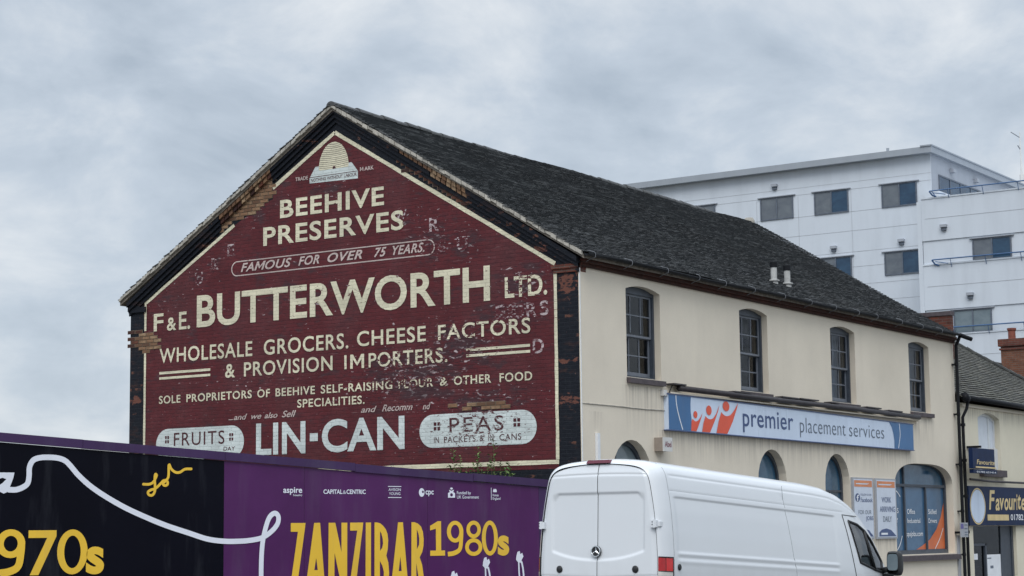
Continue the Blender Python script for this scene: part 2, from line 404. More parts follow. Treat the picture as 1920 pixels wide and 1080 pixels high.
def paint(name, col):
    s = N(name); n = s.noise(s.obj(), .8, 4, .6)
    sp = s.new('ShaderNodeSeparateXYZ'); s.l.new(s.obj(), sp.inputs[0])
    dirt = s.math('MULTIPLY', s.rng(sp.outputs[2], 1.5, .4), s.rng(s.noise(s.scale(s.obj(), (3, 3, 1)), 1, 5, .65), .35, .75))
    c = s.mix(s.rng(n, .3, .7), tuple(x * .97 for x in col), col)
    c = s.mix(s.math('MULTIPLY', dirt, .35), c, (.32, .29, .25))
    s.b.inputs['Coat Weight'].default_value = .6; s.b.inputs['Coat Roughness'].default_value = .06
    return s.fin(c, .35, .4)
M['van_white'] = paint('white_van_paint', (.71, .735, .765))
M['seam'] = simple('seam_shadow_grey', (.38, .40, .42), .7, .1, 9)  # grey for the seam strips, the seam's shadow put into the colour
M['red_lens'] = simple('red_lens', (.40, .012, .016), .15, .15, 14, spec=.6)
M['red_lens_b'] = simple('bright_red_lens', (.62, .02, .022), .15, .1, 14, spec=.6)
M['clear_lens'] = simple('clear_lens', (.62, .60, .56), .15, .1, 14, spec=.6)
M['dark_red_lens'] = simple('dark_red_lens', (.12, .012, .03), .25, .1, 14)
M['seat'] = simple('grey_seat_cloth', (.20, .20, .21), .9, .15, 12)
M['terracotta'] = simple('terracotta_pot', (.20, .062, .042), .8, .25, 9)
def leaf(name, a, b):
    s = N(name); return s.fin(s.mix(s.island(), a, b), .6, .3)
M['leaf'] = leaf('weed_leaf', (.07, .15, .04), (.21, .31, .11))
M['stem'] = simple('weed_stem', (.14, .125, .06), .8, .2, 20)

# ------------------------------------------------------------------ builders
ORG = {}
def tag(o, label=None, cat=None, group=None, kind=None):
    if label: o['label'] = label
    if cat: o['category'] = cat
    if group: o['group'] = group
    if kind: o['kind'] = kind
    return o
def thing(name, label, cat, loc=(0, 0, 0), group=None, mat=None):
    o = bpy.data.objects.new(name, None); COL.objects.link(o)
    o.empty_display_size = .3
    if mat is not None: o.matrix_world = mat; ORG[o] = None
    else: o.location = loc; ORG[o] = Vector(loc)
    return tag(o, label, cat, group)

class B:
    """mesh builder working in world coordinates (or local ones, for a rotated thing)"""
    def __init__(s): s.v = []; s.f = []; s.m = []; s.mats = []; s.cur = 0; s.marks = []
    def use(s, name):
        if name not in s.mats: s.mats.append(name)
        s.cur = s.mats.index(name); return s
    def add(s, vs, fs):
        k = len(s.v); s.v += [tuple(v) for v in vs]
        for f in fs: s.f.append(tuple(i + k for i in f)); s.m.append(s.cur)
        return s
    def quad(s, a, b, c, d): return s.add([a, b, c, d], [(0, 1, 2, 3)])
    def box(s, x0, x1, y0, y1, z0, z1):
        return s.add([(x0, y0, z0), (x1, y0, z0), (x1, y1, z0), (x0, y1, z0), (x0, y0, z1), (x1, y0, z1), (x1, y1, z1), (x0, y1, z1)],
                     [(0, 3, 2, 1), (4, 5, 6, 7), (0, 1, 5, 4), (1, 2, 6, 5), (2, 3, 7, 6), (3, 0, 4, 7)])
    def hexa(s, p):   # eight corners: four below, four above
        return s.add(p, [(0, 3, 2, 1), (4, 5, 6, 7), (0, 1, 5, 4), (1, 2, 6, 5), (2, 3, 7, 6), (3, 0, 4, 7)])
    def tube(s, pts, r, n=8, cap=True):
        pts = [Vector(p) for p in pts]; rs = r if isinstance(r, (list, tuple)) else [r] * len(pts)
        vs = []; fs = []; prev = None
        for i, p in enumerate(pts):
            d = (pts[min(i + 1, len(pts) - 1)] - pts[max(i - 1, 0)])
            if d.length < 1e-9: d = Vector((0, 0, 1))
            d.normalize()
            if prev is None:
                a = Vector((0, 0, 1)) if abs(d.z) < .9 else Vector((1, 0, 0)); x = d.cross(a).normalized()
            else: x = (prev - d * prev.dot(d)).normalized()
            prev = x; y = d.cross(x)
            for j in range(n):
                t = 2 * math.pi * j / n; vs.append(p + x * (rs[i] * math.cos(t)) + y * (rs[i] * math.sin(t)))
        for i in range(len(pts) - 1):
            for j in range(n):
                fs.append((i * n + j, i * n + (j + 1) % n, (i + 1) * n + (j + 1) % n, (i + 1) * n + j))
        if cap: fs.append(tuple(range(n))[::-1]); fs.append(tuple((len(pts) - 1) * n + j for j in range(n)))
        return s.add(vs, fs)
    def lathe(s, c, prof, n=16):
        vs = []; fs = []
        for r, z in prof:
            for j in range(n): t = 2 * math.pi * j / n; vs.append((c[0] + r * math.cos(t), c[1] + r * math.sin(t), c[2] + z))
        for i in range(len(prof) - 1):
            for j in range(n): fs.append((i * n + j, i * n + (j + 1) % n, (i + 1) * n + (j + 1) % n, (i + 1) * n + j))
        fs.append(tuple((len(prof) - 1) * n + j for j in range(n)))
        return s.add(vs, fs)
    def mark(s, name=None):
        s.marks.append((len(s.f), name)); return s
    def build_each(s, name, mat=None, parent=None, smooth=False):
        """one mesh object per marked run of faces"""
        ends = [m[0] for m in s.marks[1:]] + [len(s.f)]
        for (a, nm), e in zip(s.marks, ends):
            if e <= a: continue
            q = B(); q.mats = list(s.mats); idx = {}
            for f, k in zip(s.f[a:e], s.m[a:e]):
                ff = []
                for i in f:
                    if i not in idx: idx[i] = len(q.v); q.v.append(s.v[i])
                    ff.append(idx[i])
                q.f.append(tuple(ff)); q.m.append(k)
            if q.mats:
                used = sorted(set(q.m)); q.mats = [q.mats[i] for i in used]; q.m = [used.index(i) for i in q.m]
            q.build(nm or name, mat, parent, smooth)
    def build(s, name, mat=None, parent=None, smooth=False, loc=None):
        me = bpy.data.meshes.new(name)
        o = Vector((0, 0, 0))
        if parent is not None: o = ORG.get(parent) or Vector((0, 0, 0))
        elif loc is not None: o = Vector(loc)
        me.from_pydata([(v[0] - o.x, v[1] - o.y, v[2] - o.z) for v in s.v], [], s.f)
        for k in (s.mats or [mat]): me.materials.append(M[k])
        if s.mats: me.polygons.foreach_set('material_index', s.m)
        me.update()
        if smooth: me.polygons.foreach_set('use_smooth', [True] * len(me.polygons))
        ob = bpy.data.objects.new(name, me); COL.objects.link(ob)
        if parent is not None: ob.parent = parent
        else: ob.location = o
        ORG[ob] = o if (parent is None or ORG.get(parent) is not None) else None
        if parent is not None and ORG.get(parent) is None: ORG[ob] = None
        return ob

def fill2d(loops, depth=0):
    """triangulated 2-D region (outer loops and holes), optionally a slab from 0 to depth"""
    cu = bpy.data.curves.new('tmp', 'CURVE'); cu.dimensions = '2D'; cu.fill_mode = 'BOTH'; cu.extrude = depth / 2
    for lp in loops:
        sp = cu.splines.new('POLY'); sp.points.add(len(lp) - 1); sp.use_cyclic_u = True
        for p, q in zip(sp.points, lp): p.co = (q[0], q[1], 0, 1)
    ob = bpy.data.objects.new('tmp', cu); COL.objects.link(ob)
    bpy.context.view_layer.update()
    me = bpy.data.meshes.new_from_object(ob.evaluated_get(bpy.context.evaluated_depsgraph_get()))
    vs = [(v.co.x, v.co.y, v.co.z + depth / 2) for v in me.vertices]; fs = [tuple(p.vertices) for p in me.polygons]
    bpy.data.objects.remove(ob); bpy.data.curves.remove(cu); bpy.data.meshes.remove(me)
    return vs, fs

_txt = {}
def text2d(body, bold=0., space=1.0, shear=0.):
    k = (body, bold, space, shear)
    if k in _txt: return _txt[k]
    if body == 'M' and bold > 0:      # drawn by hand: the font's own bold M folds over itself
        H, W_, t = _cap + 2 * bold, .66 + 2 * bold, .10 + 2 * bold; c = W_ / 2
        o = [(0, 0), (0, H), (t * 1.1, H), (c, H * .42), (W_ - t * 1.1, H), (W_, H), (W_, 0), (W_ - t, 0), (W_ - t, H * .66), (c + .012, H * .20), (c - .012, H * .20), (t, H * .66), (t, 0)]
        v, f = fill2d([o]); _txt[k] = ([(x + shear * y, y - bold) for x, y, z in v], f); return _txt[k]
    if 'M' in body and body != 'M': bold = 0.
    cu = bpy.data.curves.new('tmp', 'FONT'); cu.body = body; cu.offset = bold; cu.space_character = space; cu.shear = shear; cu.resolution_u = 5
    ob = bpy.data.objects.new('tmp', cu); COL.objects.link(ob)
    bpy.context.view_layer.update()
    me = bpy.data.meshes.new_from_object(ob.evaluated_get(bpy.context.evaluated_depsgraph_get()))
    vs = [(v.co.x, v.co.y) for v in me.vertices]; fs = [tuple(p.vertices) for p in me.polygons]
    bpy.data.objects.remove(ob); bpy.data.curves.remove(cu); bpy.data.meshes.remove(me)
    _txt[k] = (vs, fs); return vs, fs
_cap = max(v[1] for v in text2d('H')[0])

def GP(off):  # gable plane: u is y
    return lambda u, z: (-off, u, z)
def FP(off):  # street front plane: u is x
    return lambda u, z: (u, -off, z)
def put_text(b, plane, body, u0, u1, z0, h, bold=0., space=1.0, shear=0., h1=None, slope=0.):
    """lettering whose first letter starts at u0, last ends at u1, baseline z0, capital height h (h1 at the end)"""
    vs, fs = text2d(body, bold, space, shear)
    if not vs: return
    b.mark()
    x0 = min(v[0] for v in vs); x1 = max(v[0] for v in vs); cap = _cap + bold * 2
    h1 = h if h1 is None else h1
    out = []
    for x, y in vs:
        t = (x - x0) / (x1 - x0); out.append(plane(u0 + (u1 - u0) * t, z0 + slope * t + (h + (h1 - h) * t) * (y + bold) / cap))
    b.add(out, fs)
def put_fill(b, plane, loops):
    vs, fs = fill2d(loops); b.add([plane(v[0], v[1]) for v in vs], fs)
def ribbon(b, planef, pts, w, off0=0., off1=0., closed=False, round_ends=True, n=6):
    """flat painted stroke along smoothed points"""
    P = [Vector((p[0], p[1])) for p in pts]
    q = []
    L = len(P)
    rngk = range(L) if closed else range(L - 1)
    for i in rngk:
        p0 = P[(i - 1) % L] if closed or i > 0 else P[0]; p1 = P[i]; p2 = P[(i + 1) % L]; p3 = P[(i + 2) % L] if closed or i + 2 < L else P[-1]
        for k in range(n):
            t = k / n
            q.append(.5 * ((2 * p1) + (p2 - p0) * t + (2 * p0 - 5 * p1 + 4 * p2 - p3) * t * t + (3 * p1 - p0 - 3 * p2 + p3) * t ** 3))
    if not closed: q.append(P[-1])
    vs = []; m = len(q)
    for i, p in enumerate(q):
        a = q[(i - 1) % m] if closed or i > 0 else q[0]; c = q[(i + 1) % m] if closed or i < m - 1 else q[-1]
        d = c - a; d = d.normalized() if d.length > 1e-9 else Vector((1, 0)); nn = Vector((-d.y, d.x)) * (w / 2)
        off = off0 + (off1 - off0) * i / m; pl = planef(off)
        vs += [pl(*(p + nn)), pl(*(p - nn))]
    fs = [(2 * i, 2 * i + 1, 2 * ((i + 1) % m) + 1, 2 * ((i + 1) % m)) for i in range(m if closed else m - 1)]
    b.add(vs, fs)
    if not closed and round_ends:
        for e, o in ((q[0], off0), (q[-1], off1)):
            pl = planef(o + .0006); b.add([pl(e.x + w / 2 * math.cos(t * math.pi / 6), e.y + w / 2 * math.sin(t * math.pi / 6)) for t in range(12)], [tuple(range(12))])
def each(b0, name, mat, parent, smooth=False):
    o = b0.build(name, mat, parent, smooth); return o
def letters(parent, mat, plane, *rows):
    for r in rows:
        b = B(); put_text(b, plane, *r); b.build('lettering', mat, parent)
def ell(cx, cz, rx, rz, n=36, a0=0, a1=2 * math.pi):
    return [(cx + rx * math.cos(a0 + (a1 - a0) * i / n), cz + rz * math.sin(a0 + (a1 - a0) * i / n)) for i in range(n)]
def stadium(u0, u1, z0, z1, k=1.0, n=14):
    r = (z1 - z0) / 2; c = (z0 + z1) / 2; rx = r * k; s = 1 if u1 > u0 else -1; pts = []
    for i in range(n + 1): t = -math.pi / 2 + math.pi * i / n; pts.append((u1 - s * rx + s * rx * math.cos(t), c + r * math.sin(t)))
    for i in range(n + 1): t = math.pi / 2 + math.pi * i / n; pts.append((u0 + s * rx + s * rx * math.cos(t), c + r * math.sin(t)))
    return pts

# ------------------------------------------------------------------ ground, road, pavements
def gz(x): return -.048 * min(max(x + 10, 0), 46)
XS = [-500, -60, -10, 36, 120, 500]
def sheet(name, mat, y0, y1, dz, xs=None):
    b = B(); xs = xs or XS
    for a, c in zip(xs, xs[1:]):
        b.quad((a, y0, gz(a) + dz), (c, y0, gz(c) + dz), (c, y1, gz(c) + dz), (a, y1, gz(a) + dz))
    return b.build(name, mat)
tag(sheet('ground', 'earth', -500, 500, -.13), kind='structure')
tag(sheet('road', 'asphalt', -12, -2.6, -.004), kind='structure')
def slab(name, mat, y0, y1, zb, zt, xs):
    b = B()
    for a, c in zip(xs, xs[1:]):
        b.hexa([(a, y0, gz(a) + zb), (c, y0, gz(c) + zb), (c, y1, gz(c) + zb), (a, y1, gz(a) + zb), (a, y0, gz(a) + zt), (c, y0, gz(c) + zt), (c, y1, gz(c) + zt), (a, y1, gz(a) + zt)])
    return b.build(name, mat)
tag(slab('pavement', 'paving', -2.45, .3, -.11, .12, [-60, -10, 36, 120]), kind='structure')
tag(slab('kerb', 'kerb', -2.6, -2.45, -.11, .125, [-60, -10, 36, 120]), kind='structure')
b = B()
for i in range(-8, 14):
    a = i * 6.0; c = a + 2.5
    if a < -10 < c: continue
    b.quad((a, -7.6, gz(a)), (c, -7.6, gz(c)), (c, -7.45, gz(c)), (a, -7.45, gz(a)))
tag(b.build('road_marking', 'road_paint'), kind='structure')

# ------------------------------------------------------------------ the old corner building
L, Wd, ZE, ZR = 20.15, 12.14, 7.08, 10.93
house = thing('corner_building', 'two storey building with a maroon painted advert on its gable and cream rendered front', 'building', (0, 0, gz(0)))

def gable_outline():
    return [(0, gz(0) - .3), (Wd, gz(0) - .3), (Wd, ZE), (Wd / 2, ZR - .10), (0, ZE)]
vs, fs = fill2d([gable_outline()], .3)
b = B(); b.add([(v[2], v[0], v[1]) for v in vs], fs)
gable = b.build('gable_wall', 'black_brick', house)
# far gable and back wall
vs, fs = fill2d([[(.41, gz(0) - 1.3)] + gable_outline()[1:4] + [(.41, ZE + .25)]], .3)
b = B(); b.add([(L - .3 + v[2], v[0], v[1]) for v in vs], fs)
b.box(.3, L - .3, Wd - .3, Wd, gz(20) - .3, ZE)
b.build('rear_wall', 'red_brick', house)

# raking courses of brick stepping out under the verge
def rake_strip(b, y0, y1, top, hgt, x0, x1):
    """one course following the slope between y0 and y1 (same side), its top 'top' below the verge line"""
    def zl(y): return ZR + .03 - abs(y - Wd / 2) * .620 - top
    p = []
    for dz in (-hgt, 0):
        for (x, y) in ((x0, y0), (x1, y0), (x1, y1), (x0, y1)): p.append((x, y, zl(y) + dz))
    b.hexa(p)
b = B()
BUFF = [(7.85, 9.35), (2.62, 4.32)]
for side in (0, 1):
    ya, yb = (Wd / 2, Wd + .02) if side == 0 else (-.02, Wd / 2)
    for (top, hgt, xx) in ((.070, .105, -.13), (.175, .10, -.085), (.275, .10, -.04)):
        f0, f1 = BUFF[side]
        if side == 1 and top > .1: f1 = 3.55
        segs = [(ya, f0, 'black_brick'), (f0, f1, None), (f1, yb, 'black_brick')] if top < .25 else [(ya, yb, 'black_brick')] if side == 1 else [(ya, f0, 'black_brick'), (f1, yb, 'black_brick')]
        for s0, s1, mt in segs:
            b.mark()
            if mt: b.use(mt); rake_strip(b, s0, s1, top, hgt, xx, -.001)
            else:
                n = int((s1 - s0) / .118)
                for i in range(n):
                    a = s0 + (s1 - s0) * i / n; c = s0 + (s1 - s0) * (i + 1) / n - .028
                    b.use('buff_brick' if rnd() < (.9 if xx < -.1 or side else .6) else 'red_brick_loose')
                    rake_strip(b, a, c, top + uni(0, .006), hgt - .012, xx + uni(-.004, .006), -.001)
b.build_each('raking_cornice', None, house)
# pier cap on the street corner and the matching one on the far side
b = B()
b.mark().use('red_brick').box(-.06, .25, -.02, .62, ZE - .17, ZE - .09)
b.use('red_brick').box(-.03, .25, -.005, .58, ZE - .25, ZE - .17)
b.mark().use('black_brick').box(-.05, .25, Wd - .5, Wd + .03, ZE - .2, ZE - .08)
b.build_each('corner_pier', None, house)

# bare brick patches (each brick its own face, edges stepping course by course)
def inside(p, poly):
    c = False; n = len(poly)
    for i in range(n):
        a, d = poly[i], poly[i - 1]
        if (a[1] > p[1]) != (d[1] > p[1]) and p[0] < (d[0] - a[0]) * (p[1] - a[1]) / (d[1] - a[1]) + a[0]: c = not c
    return c
def brick_patch(poly, mat, off, b, keep=1.0):
    b.mark()
    ys = [p[0] for p in poly]; zs = [p[1] for p in poly]
    r0, r1 = int(min(zs) / .078) - 1, int(max(zs) / .078) + 1
    for r in range(r0, r1):
        z = r * .078
        for k in range(int(min(ys) / .235) - 1, int(max(ys) / .235) + 2):
            y = k * .235 + (.1175 if r % 2 else 0)
            if inside((y + .1175, z + .039), poly) and rnd() < keep:
                b.use('patch_mortar').quad((-off, y - .002, z - .003), (-off, y + .237, z - .003), (-off, y + .237, z + .081), (-off, y - .002, z + .081))
                o2 = off + uni(.003, .008)
                b.use(mat).add([(-o2, y + .012, z + .006), (-o2, y + .223, z + .006), (-o2, y + .223, z + .070), (-o2, y + .012, z + .070)], [(0, 1, 2, 3)])
b = B()
brick_patch([(7.80, 9.62), (7.84, 9.1), (8.2, 9.02), (8.45, 8.85), (8.9, 8.72), (9.4, 8.5), (9.46, 8.78)], 'buff_brick', .010, b)
brick_patch([(11.28, 6.33), (11.28, 6.0), (11.7, 5.92), (11.98, 6.0), (11.98, 6.2), (11.75, 6.42)], 'buff_brick', .010, b)
brick_patch([(12.13, 6.5), (12.13, 6.1), (11.9, 6.2), (11.85, 6.45)], 'red_brick_loose', .010, b, .7)
brick_patch([(4.35, 9.62), (2.60, 8.5), (2.60, 8.32), (3.0, 8.56), (4.25, 9.33), (4.42, 9.5)], 'red_brick_loose', .010, b)
brick_patch([(3.25, 4.32), (2.2, 4.40), (1.75, 4.36), (1.75, 4.23), (3.25, 4.23)], 'buff_brick', .016, b, .75)
b.build_each('bare_brick_patch', None, house)

# the painted advert
advert = B()
OUT = [(11.70, 2.2), (11.70, 7.04), (9.05, 8.61), (7.86, 9.08), (7.86, 9.36), (6.12, 10.42), (.53, 7.05), (.53, 3.12), (.53, 2.98), (11.7, 2.98)]
OUT = [(11.70, 2.98), (11.70, 7.05), (8.98, 8.63), (8.6, 8.80), (8.3, 8.97), (8.1, 9.03), (7.86, 9.10), (7.86, 9.36), (6.12, 10.40), (.53, 7.04), (.53, 3.10), (.53, 2.98)]
vs, fs = fill2d([OUT]); advert.add([(-.004, v[0], v[1]) for v in vs], fs)
advert = advert.build('painted_advert', 'maroon', house)
b = B(); g = GP(.012)
def bar(pts, w):  # straight painted bars with butt ends
    b.mark()
    for (a, c) in zip(pts, pts[1:]):
        a, c = Vector(a), Vector(c); d = (c - a).normalized(); n = Vector((-d.y, d.x)) * w / 2
        # ragged edges where paint has flaked
        k = max(2, int((c - a).length / .25)); up = []; lo = []
        for i in range(k + 1):
            p = a + (c - a) * i / k; j = uni(-.008, .008); up.append(p + n * (1 + uni(-.12, .12))); lo.append(p - n * (1 + uni(-.12, .12)))
        for i in range(k): b.quad(g(*up[i]), g(*up[i + 1]), g(*lo[i + 1]), g(*lo[i]))
bar([(11.66, 6.44), (11.66, 7.03)], .065); bar([(11.66, 2.98), (11.66, 5.93)], .065)
bar([(11.69, 7.055), (8.98, 8.63)], .075); bar([(7.86, 9.345), (6.12, 10.375)], .085)
bar([(6.12, 10.375), (.55, 7.03)], .085); bar([(.55, 6.98), (.55, 3.16)], .075); bar([(.52, 3.115), (11.6, 3.115)], .085)
b.build_each('border', 'cream', advert)

b = B(); g = GP(.013)
put_text(b, g, 'BEEHIVE', 7.65, 4.79, 8.65, .40, .024, 1.1)
put_text(b, g, 'PRESERVES', 8.13, 4.28, 8.08, .41, .022, 1.1)
put_text(b, g, 'F', 11.40, 11.10, 6.41, .40, .016); put_text(b, g, '&', 10.99, 10.70, 6.40, .30, .02); put_text(b, g, 'E.', 10.62, 10.28, 6.40, .40, .016)
put_text(b, g, 'BUTTERWORTH', 10.08, 2.11, 6.41, .72, .022, 1.02)
put_text(b, g, 'LTD.', 1.75, .74, 6.43, .42, .024)
put_text(b, g, 'WHOLESALE', 11.21, 8.43, 5.67, .33, .014, 1.1)
put_text(b, g, 'GROCERS.', 8.10, 5.75, 5.67, .33, .014, 1.1)
put_text(b, g, 'CHEESE', 5.52, 3.72, 5.69, .32, .014, 1.1)
put_text(b, g, 'FACTORS', 3.41, 1.15, 5.69, .31, .014, 1.1)
put_text(b, g, '&', 9.22, 8.93, 5.23, .31, .02)
put_text(b, g, 'PROVISION', 8.67, 6.18, 5.23, .31, .014, 1.1)
put_text(b, g, 'I', 5.86, 5.80, 5.23, .30, .0, 1.1); put_text(b, g, 'M', 5.70, 5.33, 5.23, .30, .014, 1.1); put_text(b, g, 'PORTERS.', 5.21, 3.18, 5.23, .30, .014, 1.1)
for (u0, u1) in ((11.21, 9.66), (2.71, 1.16)):
    for z in (5.415, 5.295): b.mark('painted_rule').quad(g(u0, z), g(u1, z), g(u1, z + .055), g(u0, z + .055))
for (t, u0, u1) in (('SOLE', 11.21, 10.55), ('PROPRIETORS', 10.37, 8.44), ('OF', 8.28, 7.92), ('BEEHIVE', 7.76, 6.66), ('SELF-RAISING', 6.50, 4.59), ('FLOUR', 4.43, 3.54), ('&', 3.37, 3.18), ('OTHER', 3.02, 2.10), ('FOOD', 1.90, 1.12)):
    put_text(b, g, t, u0, u1, 4.745, .178, .018, 1.12)
put_text(b, g, 'SPECIALITIES.', 7.15, 5.32, 4.475, .175, .018, 1.1)
b.build_each('lettering', 'cream', advert)
b = B()
for t, u0, u1 in (('FA', 8.78, 8.40), ('M', 8.39, 8.05), ('OUS', 8.075, 7.32), ('FOR', 7.13, 6.54), ('OVER', 6.32, 5.37), ('75', 5.06, 4.73), ('YEARS.', 4.57, 3.74)): put_text(b, g, t, u0, u1, 7.555, .195, .022, 1.1, .32)
put_text(b, g, 'TRADE', 7.22, 6.86, 9.425, .085, .02); put_text(b, g, 'M', 5.43, 5.34, 9.445, .085, .02); put_text(b, g, 'ARK', 5.31, 5.06, 9.445, .085, .02)
for t, u0, u1 in (('and', 8.96, 8.57), ('we', 8.45, 8.16), ('also', 8.07, 7.70)): put_text(b, g, t, u0, u1, 4.285, .125, .012, 1., .35)
put_text(b, g, 'Sell', 7.58, 7.18, 4.285, .14, .012, 1., .35)
b.mark('dash').quad(g(9.11, 4.29), g(8.98, 4.29), g(8.98, 4.305), g(9.11, 4.305))
put_text(b, g, 'and', 5.42, 5.0, 4.29, .125, .012, 1., .35); put_text(b, g, 'Recomm', 4.86, 4.07, 4.29, .14, .012, 1., .35); put_text(b, g, 'nd', 3.81, 3.61, 4.285, .13, .012, 1., .35)
b.build_each('italic_lettering', 'pink', advert)
b = B()
outer = stadium(9.06, 3.48, 7.47, 7.81); inner = stadium(9.035, 3.505, 7.495, 7.785)
put_fill(b, GP(.010), [outer, inner])
b.build('pill_outline', 'pink', advert)
b = B()
put_text(b, g, 'LIN', 8.31, 6.92, 3.49, .69, .026, 1.03); put_text(b, g, 'CAN', 6.47, 4.28, 3.49, .69, .026, 1.03)
b.mark('hyphen').quad(g(6.80, 3.74), g(6.58, 3.74), g(6.58, 3.91), g(6.80, 3.91))
b.build_each('white_lettering', 'white_sign', advert)
b = B()
b.mark(); put_fill(b, GP(.009), [stadium(11.29, 8.66, 3.46, 4.17, 1.0)]); b.mark(); put_fill(b, GP(.009), [stadium(3.90, 1.03, 3.49, 4.17, 1.0)])
b.build_each('oval_panel', 'white_sign', advert)
b = B()
put_text(b, g, 'FRUITS', 10.74, 9.23, 3.78, .29, .0, 1.15); put_text(b, g, 'DAY', 9.25, 8.92, 3.62, .09, .006, 1.1)
put_text(b, g, 'PEAS', 3.14, 1.82, 3.785, .295, .0, 1.2); [put_text(b, g, t, u0, u1, 3.585, .12, .004, 1.1) for t, u0, u1 in (('IN', 3.53, 3.41), ('PACKETS', 3.28, 2.50), ('&', 2.40, 2.30), ('IN', 2.19, 2.06), ('CANS', 1.92, 1.40))]
for (u, z, w) in ((10.95, 3.93, .055), (9.03, 3.92, .055), (3.455, 3.925, .075), (1.50, 3.925, .075)):
    b.mark('dot_ornament')
    for du in (-1, 1):
        for dz in (-1, 1): b.quad(*[g(u + du * w * .62 + a * w * .45, z + dz * .048 + c * .035) for a, c in ((-1, -1), (1, -1), (1, 1), (-1, 1))])
b.build_each('maroon_lettering', 'maroon_letter', advert)
b = B(); gg = GP(.008)
for t, u, z, h, w in (('U', 10.15, 7.40, .26, .24), ('R', 9.66, 7.68, .26, .22), ('E', 9.18, 7.95, .26, .2), ('R', 3.62, 7.95, .3, .26), ('S', 3.4, 7.5, .25, .2), ('U', 2.92, 7.5, .28, .26), ('E', 1.98, 6.0, .30, .24), ('T', 1.66, 6.0, .3, .2), ('O', 1.55, 6.0, .28, .26), ('R', 1.24, 6.0, .30, .26), ('S', .92, 6.02, .29, .2), ('D', 1.10, 5.27, .29, .26), ('B', 1.5, 6.72, .2, .16), ('W', 4.5, 8.3, .2, .3)):
    put_text(b, gg, t, u, u - w, z, h, .02)
b.build_each('ghost_lettering', 'ghost', advert)
# beehive emblem: coiled straw skep on a board
b = B()
b.use('white_sign'); put_fill(b, GP(.009), [[(6.82, 9.335), (6.82, 9.45), (6.66, 9.68), (5.66, 9.67), (5.49, 9.46), (5.49, 9.30)]])
prof = [(.40, 9.585), (.41, 9.66), (.395, 9.75), (.37, 9.85), (.33, 9.94), (.28, 10.02), (.22, 10.09), (.14, 10.14), (.05, 10.17)]
def wid(z):
    for (w0, z0), (w1, z1) in zip(prof, prof[1:]):
        if z0 <= z <= z1: return w0 + (w1 - w0) * (z - z0) / (z1 - z0)
    return .05
b.use('cream'); put_fill(b, GP(.011), [[(6.15 + w, z) for w, z in prof] + [(6.15 - w, z) for w, z in reversed(prof)]])
b.use('mortar')
for i in range(13):
    z = 9.625 + i * .042; w = wid(z) * .97
    ribbon(b, GP, [(6.15 + w, z + .012), (6.15 + w * .5, z - .004), (6.15, z - .01), (6.15 - w * .5, z - .004), (6.15 - w, z + .012)], .012, .0125, .0125, round_ends=False)
b.use('maroon_letter'); put_text(b, GP(.012), 'NOTHING WITHOUT LABOUR', 6.78, 5.52, 9.362, .065, .01)
b.quad(*[GP(.012)(u, z) for u, z in ((6.81, 9.455), (5.50, 9.455), (5.50, 9.467), (6.81, 9.467))])
b.quad(*[GP(.0125)(u, z) for u, z in ((6.18, 9.585), (6.10, 9.585), (6.11, 9.64), (6.17, 9.64))])
b.build('beehive_emblem', None, advert)

# ---- street front with its openings
WX = [(1.80, 3.22), (6.88, 8.30), (11.80, 13.28), (16.83, 18.28)]
ZS, ZT, RISE = 4.87, 6.675, .095
def seg_arch(x0, x1, z0, zs, rise, n=12):
    pts = [(x0, z0), (x1, z0)]; c = (x0 + x1) / 2; h = (x1 - x0) / 2
    for i in range(n + 1): t = math.pi * i / n; pts.append((c + h * math.cos(t), zs + rise * math.sin(t)))
    return pts
def flat_arch(x0, x1, z0, zs, rise, n=10):
    pts = [(x0, z0), (x1, z0)]
    for i in range(n + 1): t = i / n; pts.append((x1 + (x0 - x1) * t, zs + rise * (1 - (2 * t - 1) ** 2)))
    return pts
ARCH = [(1.15, 2.72), (7.62, 9.10), (11.24, 12.70)]
holes = [flat_arch(a, c, ZS, ZT, RISE) for a, c in WX]
holes += [seg_arch(a, c, 1.0, 2.86, .73) for a, c in ARCH]
BIG = (15.56, 19.70)
def big_arch():
    x0, x1 = BIG; pts = [(x0, 1.07), (x1, 1.07)]; c = (x0 + x1) / 2; h = (x1 - x0) / 2
    for i in range(25):
        t = math.pi * i / 24; k = .62
        pts.append((c + h * math.copysign(abs(math.cos(t)) ** k, math.cos(t)), 2.88 + .60 * abs(math.sin(t)) ** .9))
    return pts
holes.append(big_arch())
vs, fs = fill2d([[(.302, gz(20) - .5), (L, gz(20) - .5), (L, 6.93), (.302, 6.93)]] + holes, .40)
b = B(); b.add([(v[0], v[2], v[1]) for v in vs], fs)
b.box(0.004, .302, -.003, .30, gz(0) - .3, 6.93)
b.box(-.012, .03, -.012, .012, gz(0) - .1, 6.93)
front = b.build('front_wall', 'render', house)
b = B().use('white_upvc')
b.box(-.018, .004, -.022, -.0125, gz(0), 6.9)
b.build('corner_bead', None, house)
b = B(); b.box(0.02, L, -.06, .3, 6.931, 7.0); b.box(0.02, L, -.13, .3, 7.0, 7.10)
b.build('brick_eaves', 'eaves_brick', house)

